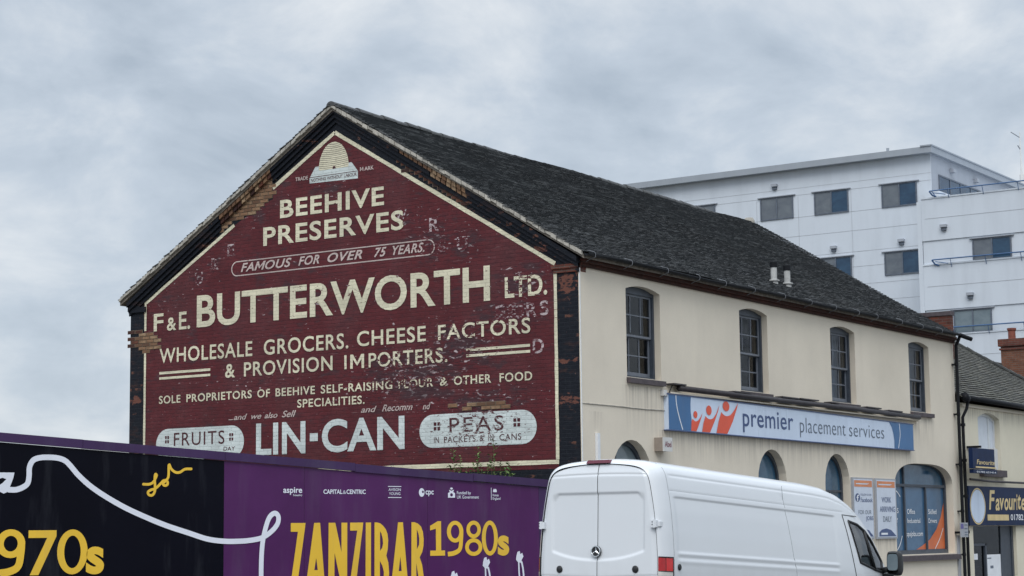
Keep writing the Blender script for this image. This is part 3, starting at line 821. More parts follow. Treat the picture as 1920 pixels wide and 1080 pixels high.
def sash_window(x0, x1, curtain):
    w = B()
    yo, yi = .185, .225            # upper sash outer, lower sash inner
    w.use('frame_dark')
    zt = ZT + RISE
    # box frame
    w.box(x0, x0 + .07, yo - .04, yi + .07, ZS, zt); w.box(x1 - .07, x1, yo - .04, yi + .07, ZS, zt)
    vs, fs = fill2d([flat_arch(x0 + .07, x1 - .07, ZT - .06, ZT, RISE + .01)], .1); w.add([(v[0], yo - .04 + v[2], v[1]) for v in vs], fs)
    w.box(x0 + .07, x1 - .07, yo - .04, yi + .07, ZS, ZS + .05)
    zm = ZS + .86; w.use('bar_paint')
    for (ya, z0, z1, top) in ((yo, zm, ZT - .06, True), (yi + .01, ZS + .05, zm + .03, False)):
        a, c = x0 + .07, x1 - .07
        w.box(a, a + .05, ya, ya + .04, z0, z1); w.box(c - .05, c, ya, ya + .04, z0, z1)
        w.box(a + .05, c - .05, ya - .002, ya + .042, z0, z0 + (.045 if top else .085)); w.box(a + .05, c - .05, ya, ya + .04, z1 - .045, z1)
        for i in (1, 2):
            xm = a + (c - a) * i / 3; w.box(xm - .013, xm + .013, ya + .004, ya + .034, z0 + .085, z1 - .045)
        zz = (z0 + z1) / 2 + .01; w.box(a + .05, c - .05, ya + .007, ya + .031, zz - .013, zz + .013)
    fr = w.build('sash_window', None, house)
    p = B()
    p.mark().quad((x0 + .1, yo + .02, zm + .02), (x1 - .1, yo + .02, zm + .02), (x1 - .1, yo + .018, ZT - .08), (x0 + .1, yo + .018, ZT - .08))
    p.mark().quad((x0 + .1, yi + .03, ZS + .1), (x1 - .1, yi + .03, ZS + .1), (x1 - .1, yi + .028, zm), (x0 + .1, yi + .028, zm))
    p.build_each('pane', 'glass', fr)
    s = B(); s.hexa([(x0 - .02, -.09, ZS - .13), (x1 + .05, -.09, ZS - .13), (x1 + .05, .145, ZS - .13), (x0 - .02, .145, ZS - .13), (x0 - .02, -.09, ZS - .025), (x1 + .05, -.09, ZS - .025), (x1 + .05, .145, ZS + .01), (x0 - .02, .145, ZS + .01)])
    s.build('sill', 'stone_sill', fr)
    if curtain:
        k = B()
        for (a, c) in curtain:
            k.mark(); n = 14; lp = []
            for i in range(n + 1):
                x = a + (c - a) * i / n; lp.append((x, .52 + .03 * math.sin(i * 2.1)))
            for (p0, p1) in zip(lp, lp[1:]): k.quad((p0[0], p0[1], ZS), (p1[0], p1[1], ZS), (p1[0], p1[1], ZT), (p0[0], p0[1], ZT))
        k.build_each('curtain', 'curtain', fr)
    return fr
for i, (a, c) in enumerate(WX):
    sash_window(a, c, [None, None, [(a + .55, c + .25)], [(a + .2, a + .75), (c - .3, c + .4)]][i])
# dim rooms behind the panes
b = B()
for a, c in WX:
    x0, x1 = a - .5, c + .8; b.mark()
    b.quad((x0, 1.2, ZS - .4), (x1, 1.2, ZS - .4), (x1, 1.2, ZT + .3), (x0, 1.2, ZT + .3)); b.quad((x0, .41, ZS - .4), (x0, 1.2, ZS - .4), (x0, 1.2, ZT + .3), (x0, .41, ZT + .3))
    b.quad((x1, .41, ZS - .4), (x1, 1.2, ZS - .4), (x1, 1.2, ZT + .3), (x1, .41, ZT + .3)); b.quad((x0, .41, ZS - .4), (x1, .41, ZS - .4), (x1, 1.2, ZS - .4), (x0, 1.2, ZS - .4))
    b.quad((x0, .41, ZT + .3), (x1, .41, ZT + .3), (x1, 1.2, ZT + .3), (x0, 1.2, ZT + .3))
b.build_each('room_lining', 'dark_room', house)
# round headed windows
for k, (a, c) in enumerate(ARCH):
    w = B().use('frame_dark'); cx = (a + c) / 2
    o = seg_arch(a + .002, c - .002, 1.0, 2.86, .728, 20); i_ = seg_arch(a + .08, c - .08, 1.08, 2.84, .66, 20)
    vs, fs = fill2d([o, i_], .07); w.add([(v[0], .19 + v[2], v[1]) for v in vs], fs)
    w.box(a + .08, c - .08, .2, .25, 2.66, 2.71)
    if k: w.box(cx - .025, cx + .025, .2, .25, 1.08, 2.66)
    else: w.box(cx - .33, cx - .29, .2, .25, 1.08, 3.45); w.box(a + .08, cx - .33, .2, .24, 3.1, 3.16)
    fr = w.build('arched_window', None, house)
    p = B(); vs, fs = fill2d([i_]); p.add([(v[0], .24, v[1]) for v in vs], fs)
    p.build('pane', 'film_top' if k else 'pane_teal', fr)
    s = B(); s.box(a - .05, c + .05, -.08, .19, .88, .998); s.build('sill', 'stone_sill', fr)
# big segmental shop window with printed film
w = B().use('frame_dark')
o = big_arch(); cx = (BIG[0] + BIG[1]) / 2
i_ = [(cx + (x - cx) * .955, 1.18 + (z - 1.07) * .945) for x, z in o]
vs, fs = fill2d([o, i_], .08); w.add([(v[0], .2 + v[2], v[1]) for v in vs], fs)
w.box(BIG[0] + .1, BIG[1] - .1, .205, .27, 2.86, 2.93)
for xm in (16.72, 18.22): w.box(xm - .035, xm + .035, .207, .268, 1.18, 2.86)
w.box(16.68, 16.75, .207, .268, 2.93, 3.4)
shopw = w.build('shop_window', None, house)
p = B().use('film'); ii = [(x, min(z, 2.88)) for x, z in i_]
p.quad((BIG[0] + .1, .26, 1.17), (BIG[1] - .1, .26, 1.17), (BIG[1] - .1, .26, 2.88), (BIG[0] + .1, .26, 2.88))
top = [(BIG[0] + .1, 2.9), (BIG[1] - .1, 2.9)] + [q for q in i_ if q[1] > 2.95]
vs, fs = fill2d([top]); p.use('film_top').add([(v[0], .262, v[1]) for v in vs], fs)
p.build('pane', None, shopw)
p = B().mark('orange_wedge').use('film_orange'); FPf = lambda off: (lambda u, z: (u, .26 - off, z))
put_fill(p, FPf(.004), [[(19.6, 1.19), (19.6, 2.45), (19.35, 2.05), (19.0, 1.72), (18.5, 1.45), (17.9, 1.28), (17.5, 1.19)]])
p.use('white_print')
put_text(p, FPf(.006), 'JOBS', 15.85, 16.35, 2.16, .13, .01); put_text(p, FPf(.006), 'DAILY', 15.75, 16.3, 1.91, .12, .01)
put_text(p, FPf(.006), 'Office', 16.95, 17.5, 2.14, .13, .01); put_text(p, FPf(.006), 'Industrial', 16.95, 17.85, 1.90, .12, .01)
put_text(p, FPf(.006), 'Skilled', 18.45, 19.05, 2.14, .13, .01); put_text(p, FPf(.006), 'Drivers', 18.45, 19.05, 1.90, .12, .01)
put_text(p, FPf(.006), 'ppsjobs.com', 16.85, 18.0, 1.55, .13, .01)
p.mark('swoosh'); ribbon(p, FPf, [(15.85, 2.78), (16.25, 2.74), (16.5, 2.6)], .03, .006, .006); p.mark('swoosh'); ribbon(p, FPf, [(16.55, 1.55), (16.4, 1.35), (16.2, 1.2)], .03, .006, .006); p.mark('swoosh'); ribbon(p, FPf, [(19.5, 1.75), (19.2, 1.45), (18.85, 1.2)], .03, .008, .008)
p.build_each('lettering', None, shopw)
s = B(); s.hexa([(15.5, -.12, .90), (19.85, -.12, .90), (19.85, .2, .90), (15.5, .2, .90), (15.5, -.12, 1.03), (19.85, -.12, 1.03), (19.85, .2, 1.07), (15.5, .2, 1.07)])
s.build('sill', 'stone_sill', shopw)

# ---- roof: every tile laid
def tile_field(b, x0, x1, ey, ez, ry, rz, gauge, tw, clip=None, thick=.014, lift=.010, wob=.02, edge=None):
    d = Vector((0, ry - ey, rz - ez)); ln = d.length; d.normalize(); nrm = Vector((0, -d.z, d.y)) if ry > ey else Vector((0, d.z, -d.y))
    if nrm.z < 0: nrm = -nrm
    rows = int(ln / gauge); cols = int((x1 - x0) / tw)
    for r in range(rows + 1):
        s0 = r * gauge - .02; s1 = min(s0 + gauge * 1.75, ln)
        sh = (tw / 2 if r % 2 else 0)
        for c in range(-1, cols + 1):
            a = x0 + c * tw + sh; e2 = a + tw - .004
            a = max(a, x0 + uni(-.03, .02)); e2 = min(e2, x1 + uni(-.03, .02))
            if e2 - a < .03: continue
            if clip and not clip((a + e2) / 2, s0 / ln): continue
            sag = wob * (math.sin(a * .55 + s0 * .4) + .6 * math.sin(a * 1.3 + 2 + s0 * .9))
            j = uni(-.010, .010); jl = uni(0, .007); jr = uni(0, .007)
            def P(x, s, n): q = Vector((x, ey, ez)) + d * s + nrm * n; return (q.x, q.y, q.z)
            lo = lift * 2 + thick + sag
            b.add([P(a, s0 + j, lo + jl), P(e2, s0 + j, lo + jr), P(e2, s1, lift * .2 + sag), P(a, s1, lift * .2 + sag), P(a, s0 + j, lo + jl - thick - .004), P(e2, s0 + j, lo + jr - thick - .004), P(a, s1, sag - .012), P(e2, s1, sag - .012)],
                  [(0, 1, 2, 3), (0, 3, 6, 4), (5, 7, 2, 1)])
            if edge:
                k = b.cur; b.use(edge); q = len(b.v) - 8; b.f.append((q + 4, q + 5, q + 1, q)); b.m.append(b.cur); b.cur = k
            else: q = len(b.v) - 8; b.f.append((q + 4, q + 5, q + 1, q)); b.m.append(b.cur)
b = B()
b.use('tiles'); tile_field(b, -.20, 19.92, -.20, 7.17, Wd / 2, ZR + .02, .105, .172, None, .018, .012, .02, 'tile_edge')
tile_field(b, -.20, 19.92, Wd + .20, 7.17, Wd / 2, ZR + .02, .10, .172)
roof = b.build('roof', None, house)
b = B()
for (ya, yb) in ((-.2, Wd / 2), (Wd + .2, Wd / 2)):
    b.hexa([(-.15, ya, 7.06), (19.88, ya, 7.06), (19.88, yb, ZR - .10), (-.15, yb, ZR - .10), (-.15, ya, 7.14), (19.88, ya, 7.14), (19.88, yb, ZR - .02), (-.15, yb, ZR - .02)])
b.build('roof_deck', 'mortar', roof)
# verge: mortar bed and undercloak
b = B()
for sgn in (-1, 1):
    n = 44
    for i in range(n):
        t0, t1 = i / n, (i + 1) / n - .002
        ya = Wd / 2 + sgn * (Wd / 2 + .2) * t0; yb = Wd / 2 + sgn * (Wd / 2 + .2) * t1
        za = ZR + .03 - (Wd / 2 + .2) * t0 * .60; zb = ZR + .03 - (Wd / 2 + .2) * t1 * .60
        x0 = -.205 + uni(-.012, .012); h0 = .055 + uni(-.012, .018)
        b.hexa([(x0, ya, za - h0 - .02), (-.152, ya, za - h0 - .02), (-.152, yb, zb - h0 - .02), (x0, yb, zb - h0 - .02), (x0, ya, za - .005), (-.152, ya, za - .005), (-.152, yb, zb - .005), (x0, yb, zb - .005)])
b.build('verge', 'verge', roof)
b = B()
n = 45
for i in range(n):
    a = -.22 + i * 20.1 / n; c = a + 20.1 / n + .02; sag = .02 * math.sin(a * .55 + 1) + uni(-.012, .012)
    vs = []
    for (x, rr) in ((a, .10 + uni(0, .012)), (c, .092)):
        for k in range(9): t = math.pi * k / 8; vs.append((x, Wd / 2 - rr * math.cos(t) * 1.15, ZR - .035 + sag + rr * math.sin(t)))
    fs = [(k, k + 1, 9 + k + 1, 9 + k) for k in range(8)] + [tuple(range(9))[::-1], tuple(range(9, 18))]
    b.add(vs, fs)
b.build('ridge_tile', 'tiles', roof)
b = B().use('verge').lathe((19.75, Wd / 2, ZR - .05), [(.16, 0), (.17, .1), (.12, .2)], 10)
b.build('ridge_end', None, roof)
# gas flues on the front slope
for x in (9.98, 10.72):
    b = B(); z = 7.62
    b.use('flue_grey').lathe((x, .60, z - .12), [(.10, 0), (.098, .18), (.075, .23), (.075, .58)], 16)
    b.use('flue_grey').lathe((x, .60, z + .09), [(.085, -.02), (.135, 0), (.135, .025), (.08, .04)], 16)
    b.use('black_metal').lathe((x, .60, z + .42), [(.08, 0), (.095, .01), (.098, .13), (.06, .14)], 16)
    b.build('flue_pipe', None, roof)
# gutter, its straps and the downpipe
b = B(); vs = []; n = 24
for i in range(n + 1):
    x = -.16 + 20.3 * i / n; zz = 7.10 + .012 * math.sin(x)
    for k in range(9): t = math.pi + math.pi * k / 8; vs.append((x, -.27 + .062 * math.cos(t), zz + .06 + .062 * math.sin(t)))
    for k in range(9): t = 2 * math.pi - math.pi * k / 8; vs.append((x, -.27 + .054 * math.cos(t), zz + .06 + .054 * math.sin(t)))
fs = [(i * 18 + k, i * 18 + (k + 1) % 18, (i + 1) * 18 + (k + 1) % 18, (i + 1) * 18 + k) for i in range(n) for k in range(18)] + [tuple(range(18)), tuple(n * 18 + k for k in range(18))]
b.add(vs, fs)
b.tube([(20.02, -.27, 7.14), (20.30, -.30, 7.11), (20.45, -.45, 7.04)], .06, 10)
gut = b.build('gutter', 'black_metal', house, True)
b = B()
for x in (.07, 1.51, 3.01, 4.4, 5.63, 7.04, 8.61, 10.07, 11.48, 12.86, 14.04, 15.66, 17.1, 18.5):
    b.mark().tube([(x, -.16, 7.24), (x, -.32, 7.19), (x + .01, -.342, 7.15), (x + .01, -.33, 7.09), (x, -.27, 7.075), (x, -.12, 7.02)], .007, 5)
b.build_each('gutter_strap', 'pale_metal', gut)
b = B()
b.tube([(20.02, -.26, 7.1), (20.03, -.2, 6.98), (20.05, -.13, 6.85), (20.05, -.12, 5.0), (20.05, -.12, gz(20))], .047, 10)
for z in (6.3, 4.9, 3.5, 2.2, 1.0): b.box(19.97, 20.13, -.15, -.002, z, z + .04); b.tube([(20.05, -.12, z - .02), (20.05, -.12, z + .06)], .056, 10)
b.build('downpipe', 'black_metal', house)
b = B(); b.tube([(.03, -.008, 4.24), (1.2, -.01, 4.245), (2.4, -.01, 4.235), (3.38, -.012, 4.25)], .012, 6); b.build('cable', 'verge', house)
b = B(); b.box(.50, .60, -.06, -.002, .2, 3.67); b.build('cable_conduit', 'white_upvc', house)
b = B(); b.box(3.16, 3.30, -.09, -.002, 4.55, 4.67); b.build('junction_box', 'box_white', house)
b = B(); b.box(19.82, 19.95, -.05, -.002, gz(20), 1.55); b.build('wall_trunking', 'poster_frame', house)

# ------------------------------------------------------------------ things fixed on the street front
sg = thing('fascia_sign', 'long pale blue and white fascia sign lettered premier placement services', 'sign', (3.3, -.1, 3.84))
b = B()
q0 = (3.30, 3.85, 4.585); q1 = (16.67, 3.815, 4.485)
def zl(x, t):
    k = (x - q0[0]) / (q1[0] - q0[0]); lo = q0[1] + (q1[1] - q0[1]) * k; hi = q0[2] + (q1[2] - q0[2]) * k; return lo + (hi - lo) * t
def SPf(off): return lambda u, t: (u, -off, zl(u, t))
b.use('sign_face').hexa([(3.30, -.11, 3.85), (16.67, -.11, 3.815), (16.67, -.002, 3.815), (3.30, -.002, 3.85), (3.30, -.11, 4.585), (16.67, -.11, 4.485), (16.67, -.002, 4.485), (3.30, -.002, 4.585)])
b.build('board', None, sg)
b = B()
for zz, tt in ((-.02, 0), (.0, 1)):
    b.mark().hexa([(3.27, -.125, zl(3.3, tt) + zz), (16.7, -.125, zl(16.67, tt) + zz), (16.7, -.004, zl(16.67, tt) + zz), (3.27, -.004, zl(3.3, tt) + zz), (3.27, -.125, zl(3.3, tt) + zz + .02), (16.7, -.125, zl(16.67, tt) + zz + .02), (16.7, -.004, zl(16.67, tt) + zz + .02), (3.27, -.004, zl(3.3, tt) + zz + .02)])
b.build_each('trim', 'poster_blue', sg)
b = B(); s1 = SPf(.114)
lf = [(3.30, 0), (3.30, 1)] + [(4.43 + .16 * abs(2 * k / 10 - 1) ** 2 - .14 + (.06 if k > 5 else 0), 1 - k / 10) for k in range(11)]
lf = [(3.30, 0.005), (3.30, .995), (4.29, .995), (4.265, .8), (4.265, .56), (4.30, .36), (4.28, .25), (4.255, .005)]
b.mark().use('sign_blue'); put_fill(b, s1, [lf])
b.mark(); rt = [(16.67, .005), (16.67, .995), (15.05, .995), (15.22, .8), (15.32, .55), (15.36, .3), (15.36, .005)]
put_fill(b, s1, [rt])
b.mark('swoosh').use('white_print')
ribbon(b, SPf, [(3.62, .99), (3.64, .75), (3.72, .45), (3.89, .02)], .035, .117, .117, round_ends=False); b.mark('swoosh'); ribbon(b, SPf, [(15.72, .98), (15.76, .6), (15.7, .3), (15.62, .02)], .035, .117, .117, round_ends=False)
b.build_each('end_panel', None, sg)
# three dancing figures: round heads over swooping bodies with a raised arm
b = B().use('sign_orange'); s2 = SPf(.118)
FIGS = [((4.47, .495, .09, .105), [(4.26, .01), (4.29, .30), (4.35, .37), (4.38, .335), (4.42, .31), (4.46, .30), (4.50, .30), (4.56, .32), (4.61, .35), (4.70, .44), (4.79, .57), (4.73, .42), (4.63, .23), (4.50, .01)]),
        ((5.09, .665, .125, .145), [(4.76, .01), (4.82, .26), (4.93, .49), (4.96, .46), (4.99, .44), (5.06, .41), (5.13, .40), (5.21, .415), (5.29, .45), (5.42, .58), (5.59, .87), (5.51, .66), (5.37, .40), (5.12, .01)]),
        ((5.90, .845, .16, .15), [(5.42, .01), (5.53, .36), (5.67, .66), (5.71, .62), (5.76, .59), (5.83, .56), (5.91, .55), (6.0, .56), (6.09, .59), (6.20, .67), (6.31, .78), (6.40, .89), (6.48, .995), (6.42, .82), (6.2, .40), (5.93, .01)])]
for (hx, hz, rx, rz), body in FIGS:
    b.mark()
    put_fill(b, s2, [ell(hx, hz, rx, rz)]); put_fill(b, s2, [body])
b.build_each('figure_emblem', None, sg)
b = B(); put_text(b, SPf(.116), 'premier', 6.70, 9.30, .30, .58, .006, 1.05, slope=.02); b.build_each('lettering', 'navy_text', sg)
b = B(); put_text(b, SPf(.116), 'placement', 9.66, 12.28, .28, .50, -.010, 1.05, slope=.03); put_text(b, SPf(.116), 'services', 12.50, 14.70, .31, .48, -.010, 1.05, slope=.03); b.build_each('thin_lettering', 'grey_text', sg)

aw = thing('awning_housing', 'brown roller awning housing on the cream wall above the long fascia sign', 'awning', (3.5, -.15, 4.6))
b = B(); b.tube([(3.72, -.14, 4.73), (8, -.16, 4.72), (12.6, -.16, 4.73), (17.05, -.15, 4.70)], .062, 10)
b.build('roller_tube', 'brown_metal', aw, True)
b = B()
for a, c, z in ((3.42, 3.95, 4.79), (6.2, 7.0, 4.78), (8.6, 9.5, 4.79), (9.6, 10.6, 4.80), (11.3, 11.8, 4.80), (13.5, 14.4, 4.79), (14.9, 15.8, 4.77)): b.mark().box(a, c, -.2, -.003, z, z + .03)
b.build_each('bracket', 'brown_metal', aw)
b = B(); b.box(3.4, 17.2, -.13, -.003, 4.605, 4.635); b.build('back_rail', 'render', aw)
b = B(); b.tube([(3.5, -.1, 4.78), (3.42, -.12, 4.72), (3.36, -.1, 4.62), (3.34, -.06, 4.55)], .012, 6); b.build('cable', 'black_metal', aw)

al = thing('alarm_box', 'small square white box lettered Abel under the left end of the fascia sign', 'alarm box', (3, -.02, 3.4))
b = B(); b.use('box_side').box(2.86, 3.24, -.20, -.002, 3.385, 3.665); b.use('box_white').box(2.855, 3.245, -.215, -.2, 3.38, 3.67)
b.build('casing', None, al)
b = B(); put_text(b, FP(.218), 'Abel', 2.92, 3.20, 3.47, .12, .012); b.build('lettering', 'crimson_text', al)

def poster(x0, x1, label, fb):
    p = thing('poster_panel', label, 'poster', (x0, -.03, 1.5), 'poster panels between the windows')
    b = B(); b.box(x0, x1, -.05, -.003, 1.50, 3.03); b.build('frame', 'poster_frame', p)
    b = B(); a, c = x0 + .06, x1 - .06; b.quad(*[FP(.054)(u, z) for u, z in ((a, 1.54), (c, 1.54), (c, 2.99), (a, 2.99))]); b.build('sheet', 'poster', p)
    b = B().mark('heading_band').use('poster_orange'); b.quad(*[FP(.057)(u, z) for u, z in ((a + .03, 2.80), (c - .03, 2.80), (c - .03, 2.96), (a + .03, 2.96))])
    b.use('poster'); b.quad(*[FP(.059)(u, z) for u, z in ((a + .12, 2.86), (c - .35, 2.86), (c - .2, 2.89), (a + .12, 2.89))])
    b.mark('footer_hill').use('poster_blue'); put_fill(b, FP(.057), [[(a + .08, 1.56), (a + .08, 1.66), (a + .25, 1.73), (a + .55, 1.76), (a + .85, 1.72), (c - .02, 1.56)]])
    b.use('white_print'); b.quad(*[FP(.060)(u, z) for u, z in ((a + .2, 1.60), (a + .62, 1.60), (a + .62, 1.65), (a + .2, 1.65))])
    if fb:
        b.mark('round_emblem').use('navy_text'); put_fill(b, FP(.057), [ell(x0 + .27, 2.53, .15, .105, 24)])
        b.use('white_print'); put_text(b, FP(.060), 'f', x0 + .20, x0 + .35, 2.44, .16, .02)
        b.use('navy_text'); put_text(b, FP(.057), 'FOLLOW US ON', x0 + .46, x0 + 1.12, 2.58, .05); put_text(b, FP(.057), 'Facebook', x0 + .46, x0 + 1.2, 2.42, .11, .01)
        b.use('grey_text'); put_text(b, FP(.057), 'FOR OUR', x0 + .3, x0 + 1.1, 2.12, .1); b.use('navy_text'); put_text(b, FP(.057), 'JOBS', x0 + .75, x0 + 1.2, 1.97, .1, .01)
    else:
        b.use('navy_text'); put_text(b, FP(.057), 'WORK', x0 + .36, x0 + .98, 2.42, .14, .01); put_text(b, FP(.057), 'ARRIVING', x0 + .22, x0 + 1.22, 2.18, .14, .01)
        b.use('grey_text'); put_text(b, FP(.057), 'DAILY', x0 + .42, x0 + .98, 1.93, .14, .01)
    b.build_each('lettering', None, p)
poster(12.74, 14.02, 'poster with a round blue Facebook mark, beside the narrow arched window', True)
poster(14.16, 15.5, 'poster reading WORK ARRIVING DAILY, beside the large blue shop window', False)

pl = thing('parking_plate', 'small grey notice plate with a purple corner beside the black downpipe', 'sign', (19.9, -.06, 1.5))
b = B(); b.use('poster_frame').box(19.62, 20.22, -.20, -.185, 1.50, 1.90)
b.use('post_purple').quad(*[FP(.203)(u, z) for u, z in ((19.65, 1.73), (19.87, 1.73), (19.87, 1.87), (19.65, 1.87))])
b.use('grey_text')
for z in (1.82, 1.72, 1.62, 1.55): b.quad(*[FP(.204)(u, z0) for u, z0 in ((19.93, z), (20.17, z), (20.17, z + .03), (19.93, z + .03))])
b.build('plate', None, pl)
b = B(); b.box(19.7, 19.76, -.185, -.002, 1.6, 1.66); b.build('bracket', 'black_metal', pl)

# ------------------------------------------------------------------ next-door shop
shop = thing('terraced_shop', 'lower yellow cream shop with grey tiled hipped roof, beside the corner building', 'building', (20.3, 0, gz(20.3)))
NB = (21.90, 23.72)
vs, fs = fill2d([[(20.16, gz(30) - .6), (33, gz(30) - .6), (33, 5.28), (20.16, 5.28)], flat_arch(NB[0], NB[1], 3.42, 4.92, .16), [(21.15, gz(30) - .3), (24.75, gz(30) - .3), (24.75, 1.80), (21.15, 1.80)]], .3)
b = B(); b.add([(v[0], v[2] + .004, v[1]) for v in vs], fs); b.build('front_wall', 'render_b', shop)
b = B(); b.box(32.7, 33, .31, 7, gz(30) - .5, 5.28); b.box(20.3, 32.7, 6.7, 7, gz(30) - .5, 5.28); b.build('rear_wall', 'orange_brick', shop)
b = B(); b.box(20.55, 33.05, -.05, .0, 5.17, 5.23); b.build('eaves_moulding', 'render', shop)
w = B(); w.use('white_upvc'); a, c = NB
o = flat_arch(a + .002, c - .002, 3.44, 4.92, .158); i_ = flat_arch(a + .09, c - .09, 3.52, 4.86, .14)
vs, fs = fill2d([o, i_], .06); w.add([(v[0], .16 + v[2], v[1]) for v in vs], fs); w.box((a + c) / 2 + .38, (a + c) / 2 + .44, .165, .215, 3.52, 4.95)
w = w.build('window', None, shop)
p = B(); vs, fs = fill2d([i_]); p.add([(v[0], .2, v[1]) for v in vs], fs); p.build('blind', 'blind', w)
p = B(); p.box(a - .05, c + .08, -.14, .16, 3.22, 3.42); p.build('sill', 'stone_sill', w)
# shop front
b = B().use('frame_dark')
b.box(21.15, 21.25, .1, .18, gz(22), 1.8); b.box(24.6, 24.75, .1, .18, gz(22), 1.8); b.box(22.35, 22.45, .1, .18, gz(22), 1.3); b.box(21.25, 22.45, .1, .18, 1.24, 1.3)
b.box(23.75, 24.6, .13, .17, gz(22), 1.8)
sf = b.build('shopfront', None, shop)
b = B(); b.quad((21.25, .16, gz(22)), (23.75, .16, gz(22)), (23.75, .16, 1.8), (21.25, .16, 1.8)); b.build('pane', 'shop_glass', sf)
b = B(); b.box(21.0, 24.9, 1.6, 1.7, gz(30) - .3, 2.0); b.box(21.0, 21.1, .31, 1.6, gz(30) - .3, 2.0); b.box(24.8, 24.9, .31, 1.6, gz(30) - .3, 2.0); b.box(21.0, 24.9, .31, 1.7, 2.0, 2.1); b.box(23, 24.5, .9, 1.5, gz(22), .6)
b.build('interior', 'shop_dark', sf)
b = B().mark().use('white_print'); b.quad(*[(u, .155, z) for u, z in ((22.5, -.6), (24.05, -.6), (24.05, .98), (22.5, .98))])
b.use('grey_text'); b.quad(*[(u, .152, z) for u, z in ((22.62, .86), (22.95, .86), (22.95, .89), (22.62, .89))]); b.quad(*[(u, .152, z) for u, z in ((22.85, .58), (23.1, .58), (23.1, .66), (22.85, .66))])
for k in range(6): b.quad(*[(u, .152, z) for u, z in ((23.75, .76 - k * .1), (23.95, .76 - k * .1), (23.95, .80 - k * .1), (23.75, .80 - k * .1))])
b.mark().use('white_print'); b.quad(*[(u, .155, z) for u, z in ((21.55, .85), (21.85, .85), (21.85, 1.02), (21.55, 1.02))])
b.build_each('window_notice', None, sf)
# roof with a hip at the far end
K = .8
def hip(x, t):  # keep tiles on the near side of the hip line
    y = -.15 + 3.5 * t; return x < 32.2 - (y + .15) * 1.85
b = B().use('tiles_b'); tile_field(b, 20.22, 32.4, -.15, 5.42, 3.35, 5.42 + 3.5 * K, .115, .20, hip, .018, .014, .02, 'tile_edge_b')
rf = b.build('roof', None, shop)
b = B(); pts = [(32.2 - 1.85 * (y + .15), y, 5.45 + K * (y + .15)) for y in np.linspace(-.15, 3.35, 22)]
for p0, p1 in zip(pts, pts[1:]): b.tube([p0, (p1[0] + .02, p1[1], p1[2] + .02 + uni(-.01, .01))], .07, 7)
b.tube([(20.3, 3.35, 8.24), (25.72, 3.35, 8.24)], .08, 7)
b.build('hip_tile', 'tiles_c', rf)
b = B(); b.add([(20.25, -.15, 5.36), (32.2, -.15, 5.36), (25.72, 3.35, 8.16), (20.25, 3.35, 8.16), (32.2, 7.1, 5.3), (20.25, 7.1, 5.3)], [(0, 1, 2, 3), (1, 4, 2), (3, 2, 4, 5)]); b.build('roof_slope', 'tiles_c', rf)
b = B(); b.tube([(20.35, -.23, 5.40), (25, -.23, 5.37), (33, -.23, 5.34)], .075, 9); b.tube([(20.28, -.22, 5.44), (20.5, -.22, 5.36)], .12, 8)
b.build('gutter', 'black_metal', shop, True)
b = B(); b.tube([(20.55, -.23, 5.32), (20.5, -.2, 5.1), (20.42, -.1, 4.85), (20.42, -.1, gz(20))], .045, 9)
for z in (4.6, 3.6, 2.6, 1.6): b.tube([(20.42, -.1, z), (20.42, -.1, z + .08)], .066, 9); b.box(20.4, 20.44, -.1, .01, z + .01, z + .06)
b.build('downpipe', 'black_metal', shop)
b = B(); b.use('red_brick').box(20.16, 20.38, .05, 1.8, 6.5, 7.74); b.use('stone_sill').box(20.13, 20.41, .02, 1.85, 7.74, 7.86); b.build('chimney', None, shop)
b = B(); b.tube([(20.7, -.14, 3.12), (22.4, -.14, 3.08), (25, -.14, 3.08), (33, -.14, 3.08)], .032, 7); b.build('pipe_run', 'brown_metal', shop)

fs_ = thing('shop_sign', 'wide navy shop sign with gold lettering Favourite over the dark doorway', 'sign', (20.7, -.1, 1.82))
b = B(); b.box(20.62, 28.5, -.11, .0, 1.82, 2.93); b.build('board', 'navy_sign', fs_)
b = B().use('sign_face'); put_fill(b, FP(.114), [ell(21.30, 2.36, .56, .47, 30)]); b.use('gold')
put_fill(b, FP(.1145), [ell(21.30, 2.36, .62, .52, 30), ell(21.30, 2.36, .57, .48, 30)])
b.build('roundel', None, fs_)
b = B().use('gold').mark()
u = 22.2
for ch, w_, dz, h in (('F', .62, .0, .56), ('a', .42, -.02, .50), ('v', .44, .0, .5), ('o', .42, -.01, .5), ('u', .44, .0, .5), ('r', .30, .0, .5), ('i', .14, .0, .5), ('t', .34, .02, .52), ('e', .42, .0, .5)):
    put_text(b, FP(.116 + .0005 * rnd()), ch, u, u + w_ * .84, 2.27 + dz, h, .022, 1., .18); u += w_ * .84 + .02
b.mark('gold_strip').quad(*[FP(.114)(x, z) for x, z in ((22.05, 1.96), (23.85, 1.96), (23.85, 2.13), (22.05, 2.13))])
b.use('white_print'); put_text(b, FP(.116), '01782 621414', 24.0, 26.6, 1.97, .17, .012)
b.build_each('lettering', None, fs_)
ps = thing('projecting_sign', 'small square navy sign with gold lettering hung out in front of the shop upstairs window', 'sign', (20.6, -.4, 3.3))
b = B().mark(); b.use('navy_sign').box(20.0, 21.75, -.50, -.38, 3.40, 3.97); b.mark('lower_strip').use('navy_sign').box(20.05, 21.95, -.49, -.37, 3.27, 3.38)
b.mark('box_end').use('box_white').box(21.75, 22.05, -.49, -.37, 3.40, 4.0)
b.build_each('box', None, ps)
b = B().mark('gold_line'); b.use('gold').quad(*[FP(.503)(x, z) for x, z in ((20.2, 3.42), (21.82, 3.42), (21.82, 3.46), (20.2, 3.46))])
put_text(b, FP(.503), 'Favourite', 20.3, 21.75, 3.52, .13, .01, 1., .15); b.use('white_print'); put_text(b, FP(.493), '01782 621414', 20.3, 21.85, 3.285, .05, .008)
b.build_each('lettering', None, ps)
